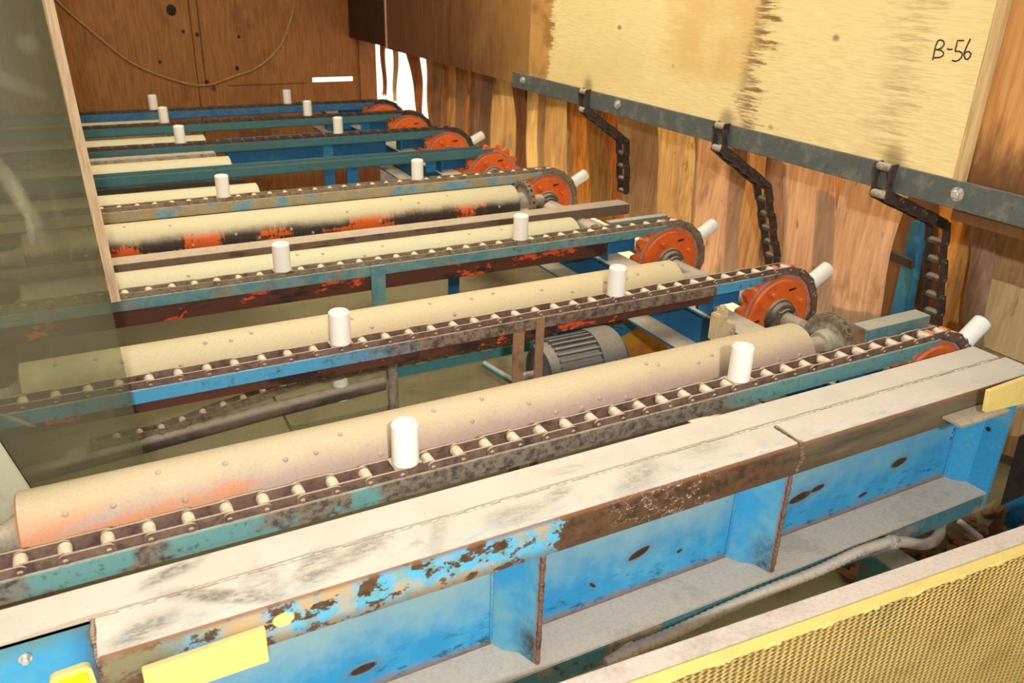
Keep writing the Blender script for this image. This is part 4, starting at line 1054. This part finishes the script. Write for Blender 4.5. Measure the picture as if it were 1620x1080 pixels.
fl_ = MB(); fl_.v = mb.v[:n1]; fl_.f = mb.f
sheet = fl_.build('sheet', M['pane'], pane, 0, 60)
so = sheet.modifiers.new('thickness', 'SOLIDIFY'); so.thickness = .003
fc = [at(-60, 660, 'y', 1.70), at(0, 700, 'y', 1.70), at(25, 738, 'y', 1.70), at(50, 776, 'y', 1.70), at(40, 830, 'y', 1.70), at(-60, 830, 'y', 1.70)]
mb = MB(); mb.v = [tuple(p) for p in fc] + [tuple(p + Vector((0, .006, 0))) for p in fc]
n = len(fc); mb.f = [list(range(n)), list(range(n, 2 * n))[::-1]] + [[k, (k + 1) % n, n + (k + 1) % n, n + k] for k in range(n)]
o = mb.build('folded_corner', weathered('milky plastic', C(178, 176, 150), C(160, 156, 130), sc=5, speck=.05), pane, .002); o['label'] = 'milky folded corner of the plastic'
cpx = [(466, -20), (464, 12), (457, 40), (445, 70), (425, 93), (400, 110), (372, 120), (350, 128), (330, 134), (300, 133), (250, 118), (205, 97), (160, 62), (105, 15), (80, -10)]
cp = smooth([at(x, y, 'y', YB - .02) for x, y in cpx], 6)
tag(MB().loft([(p, .006) for p in cp], 8).build('hanging_cable', M['cable'], None, 0, origin=cp[0]), 'thin pale cable drooping across the back wall', 'cable')
kn = MB()
for px, py, r in [(271, 16, .035), (375, 108, .016), (312, 55, .014), (327, 130, .016), (253, 98, .012), (290, 50, .012), (378, 58, .012)]:
    p = at(px, py, 'y', YB); kn.ball((p.x, YB, p.z), r, 1, .12, 1.2, 12, 6)
structure('trim_4', kn, M['dark'], 'dark knot holes in the back wall plywood')

# ------------------------------------------------------------------ light
sc = bpy.context.scene
def lamp(kind, name, loc, energy, color, size=.1, target=None, **kw):
    L = bpy.data.lights.new(name, kind); L.energy = energy; L.color = color
    if kind in ('POINT', 'SPOT'): L.shadow_soft_size = size
    if kind == 'AREA': L.size = size
    for k, v in kw.items(): setattr(L, k, v)
    o = link(bpy.data.objects.new(name, L)); o.location = loc
    if target is not None: o.rotation_euler = (Vector(target) - Vector(loc)).to_track_quat('-Z', 'Y').to_euler()
    return o
lamp('SPOT', 'camera_flash', (-.10, -.55, 1.28), 225, (1, .99, .95), .035, (.95, 2.2, .0), spot_size=math.radians(135), spot_blend=.25)
lamp('AREA', 'overhead_fill', (.9, 4.4, 2.2), 38, (1, .90, .70), 1.2, (.9, 4.4, 0))  # unseen warm area light, added as fill over the back lanes
lamp('AREA', 'overhead_fill', (1.0, 2.7, 2.2), 36, (1, .97, .88), 1.2, (1.0, 2.7, 0))  # second unseen area light, added as fill over the middle lanes
lamp('SUN', 'sun', (6, 6, 6), 15, (1, .92, .78), .01, None)
bpy.data.objects['sun'].rotation_euler = (Vector((-.62, -.12, -.78))).to_track_quat('-Z', 'Y').to_euler()
wd = bpy.data.worlds.new('World'); sc.world = wd; wd.use_nodes = True
wd.node_tree.nodes['Background'].inputs[0].default_value = (1, .97, .92, 1); wd.node_tree.nodes['Background'].inputs[1].default_value = .9

# ------------------------------------------------------------------ camera
cam = bpy.data.cameras.new('Camera'); co = link(bpy.data.objects.new('Camera', cam))
cam.sensor_width = 36; cam.sensor_fit = 'HORIZONTAL'; cam.lens = FPX * 36 / W
cam.clip_start = .02; cam.clip_end = 200
co.matrix_world = Matrix((( RT.x, UP.x, -FW.x, CAM.x), (RT.y, UP.y, -FW.y, CAM.y), (RT.z, UP.z, -FW.z, CAM.z), (0, 0, 0, 1)))
cam.dof.use_dof = True; cam.dof.focus_distance = 2.1; cam.dof.aperture_fstop = 6.3
sc.camera = co
sc.view_settings.view_transform = 'Standard'; sc.view_settings.look = 'None'
sc.view_settings.gamma = 1; sc.view_settings.use_curve_mapping = False
sc.view_settings.exposure = 0.1
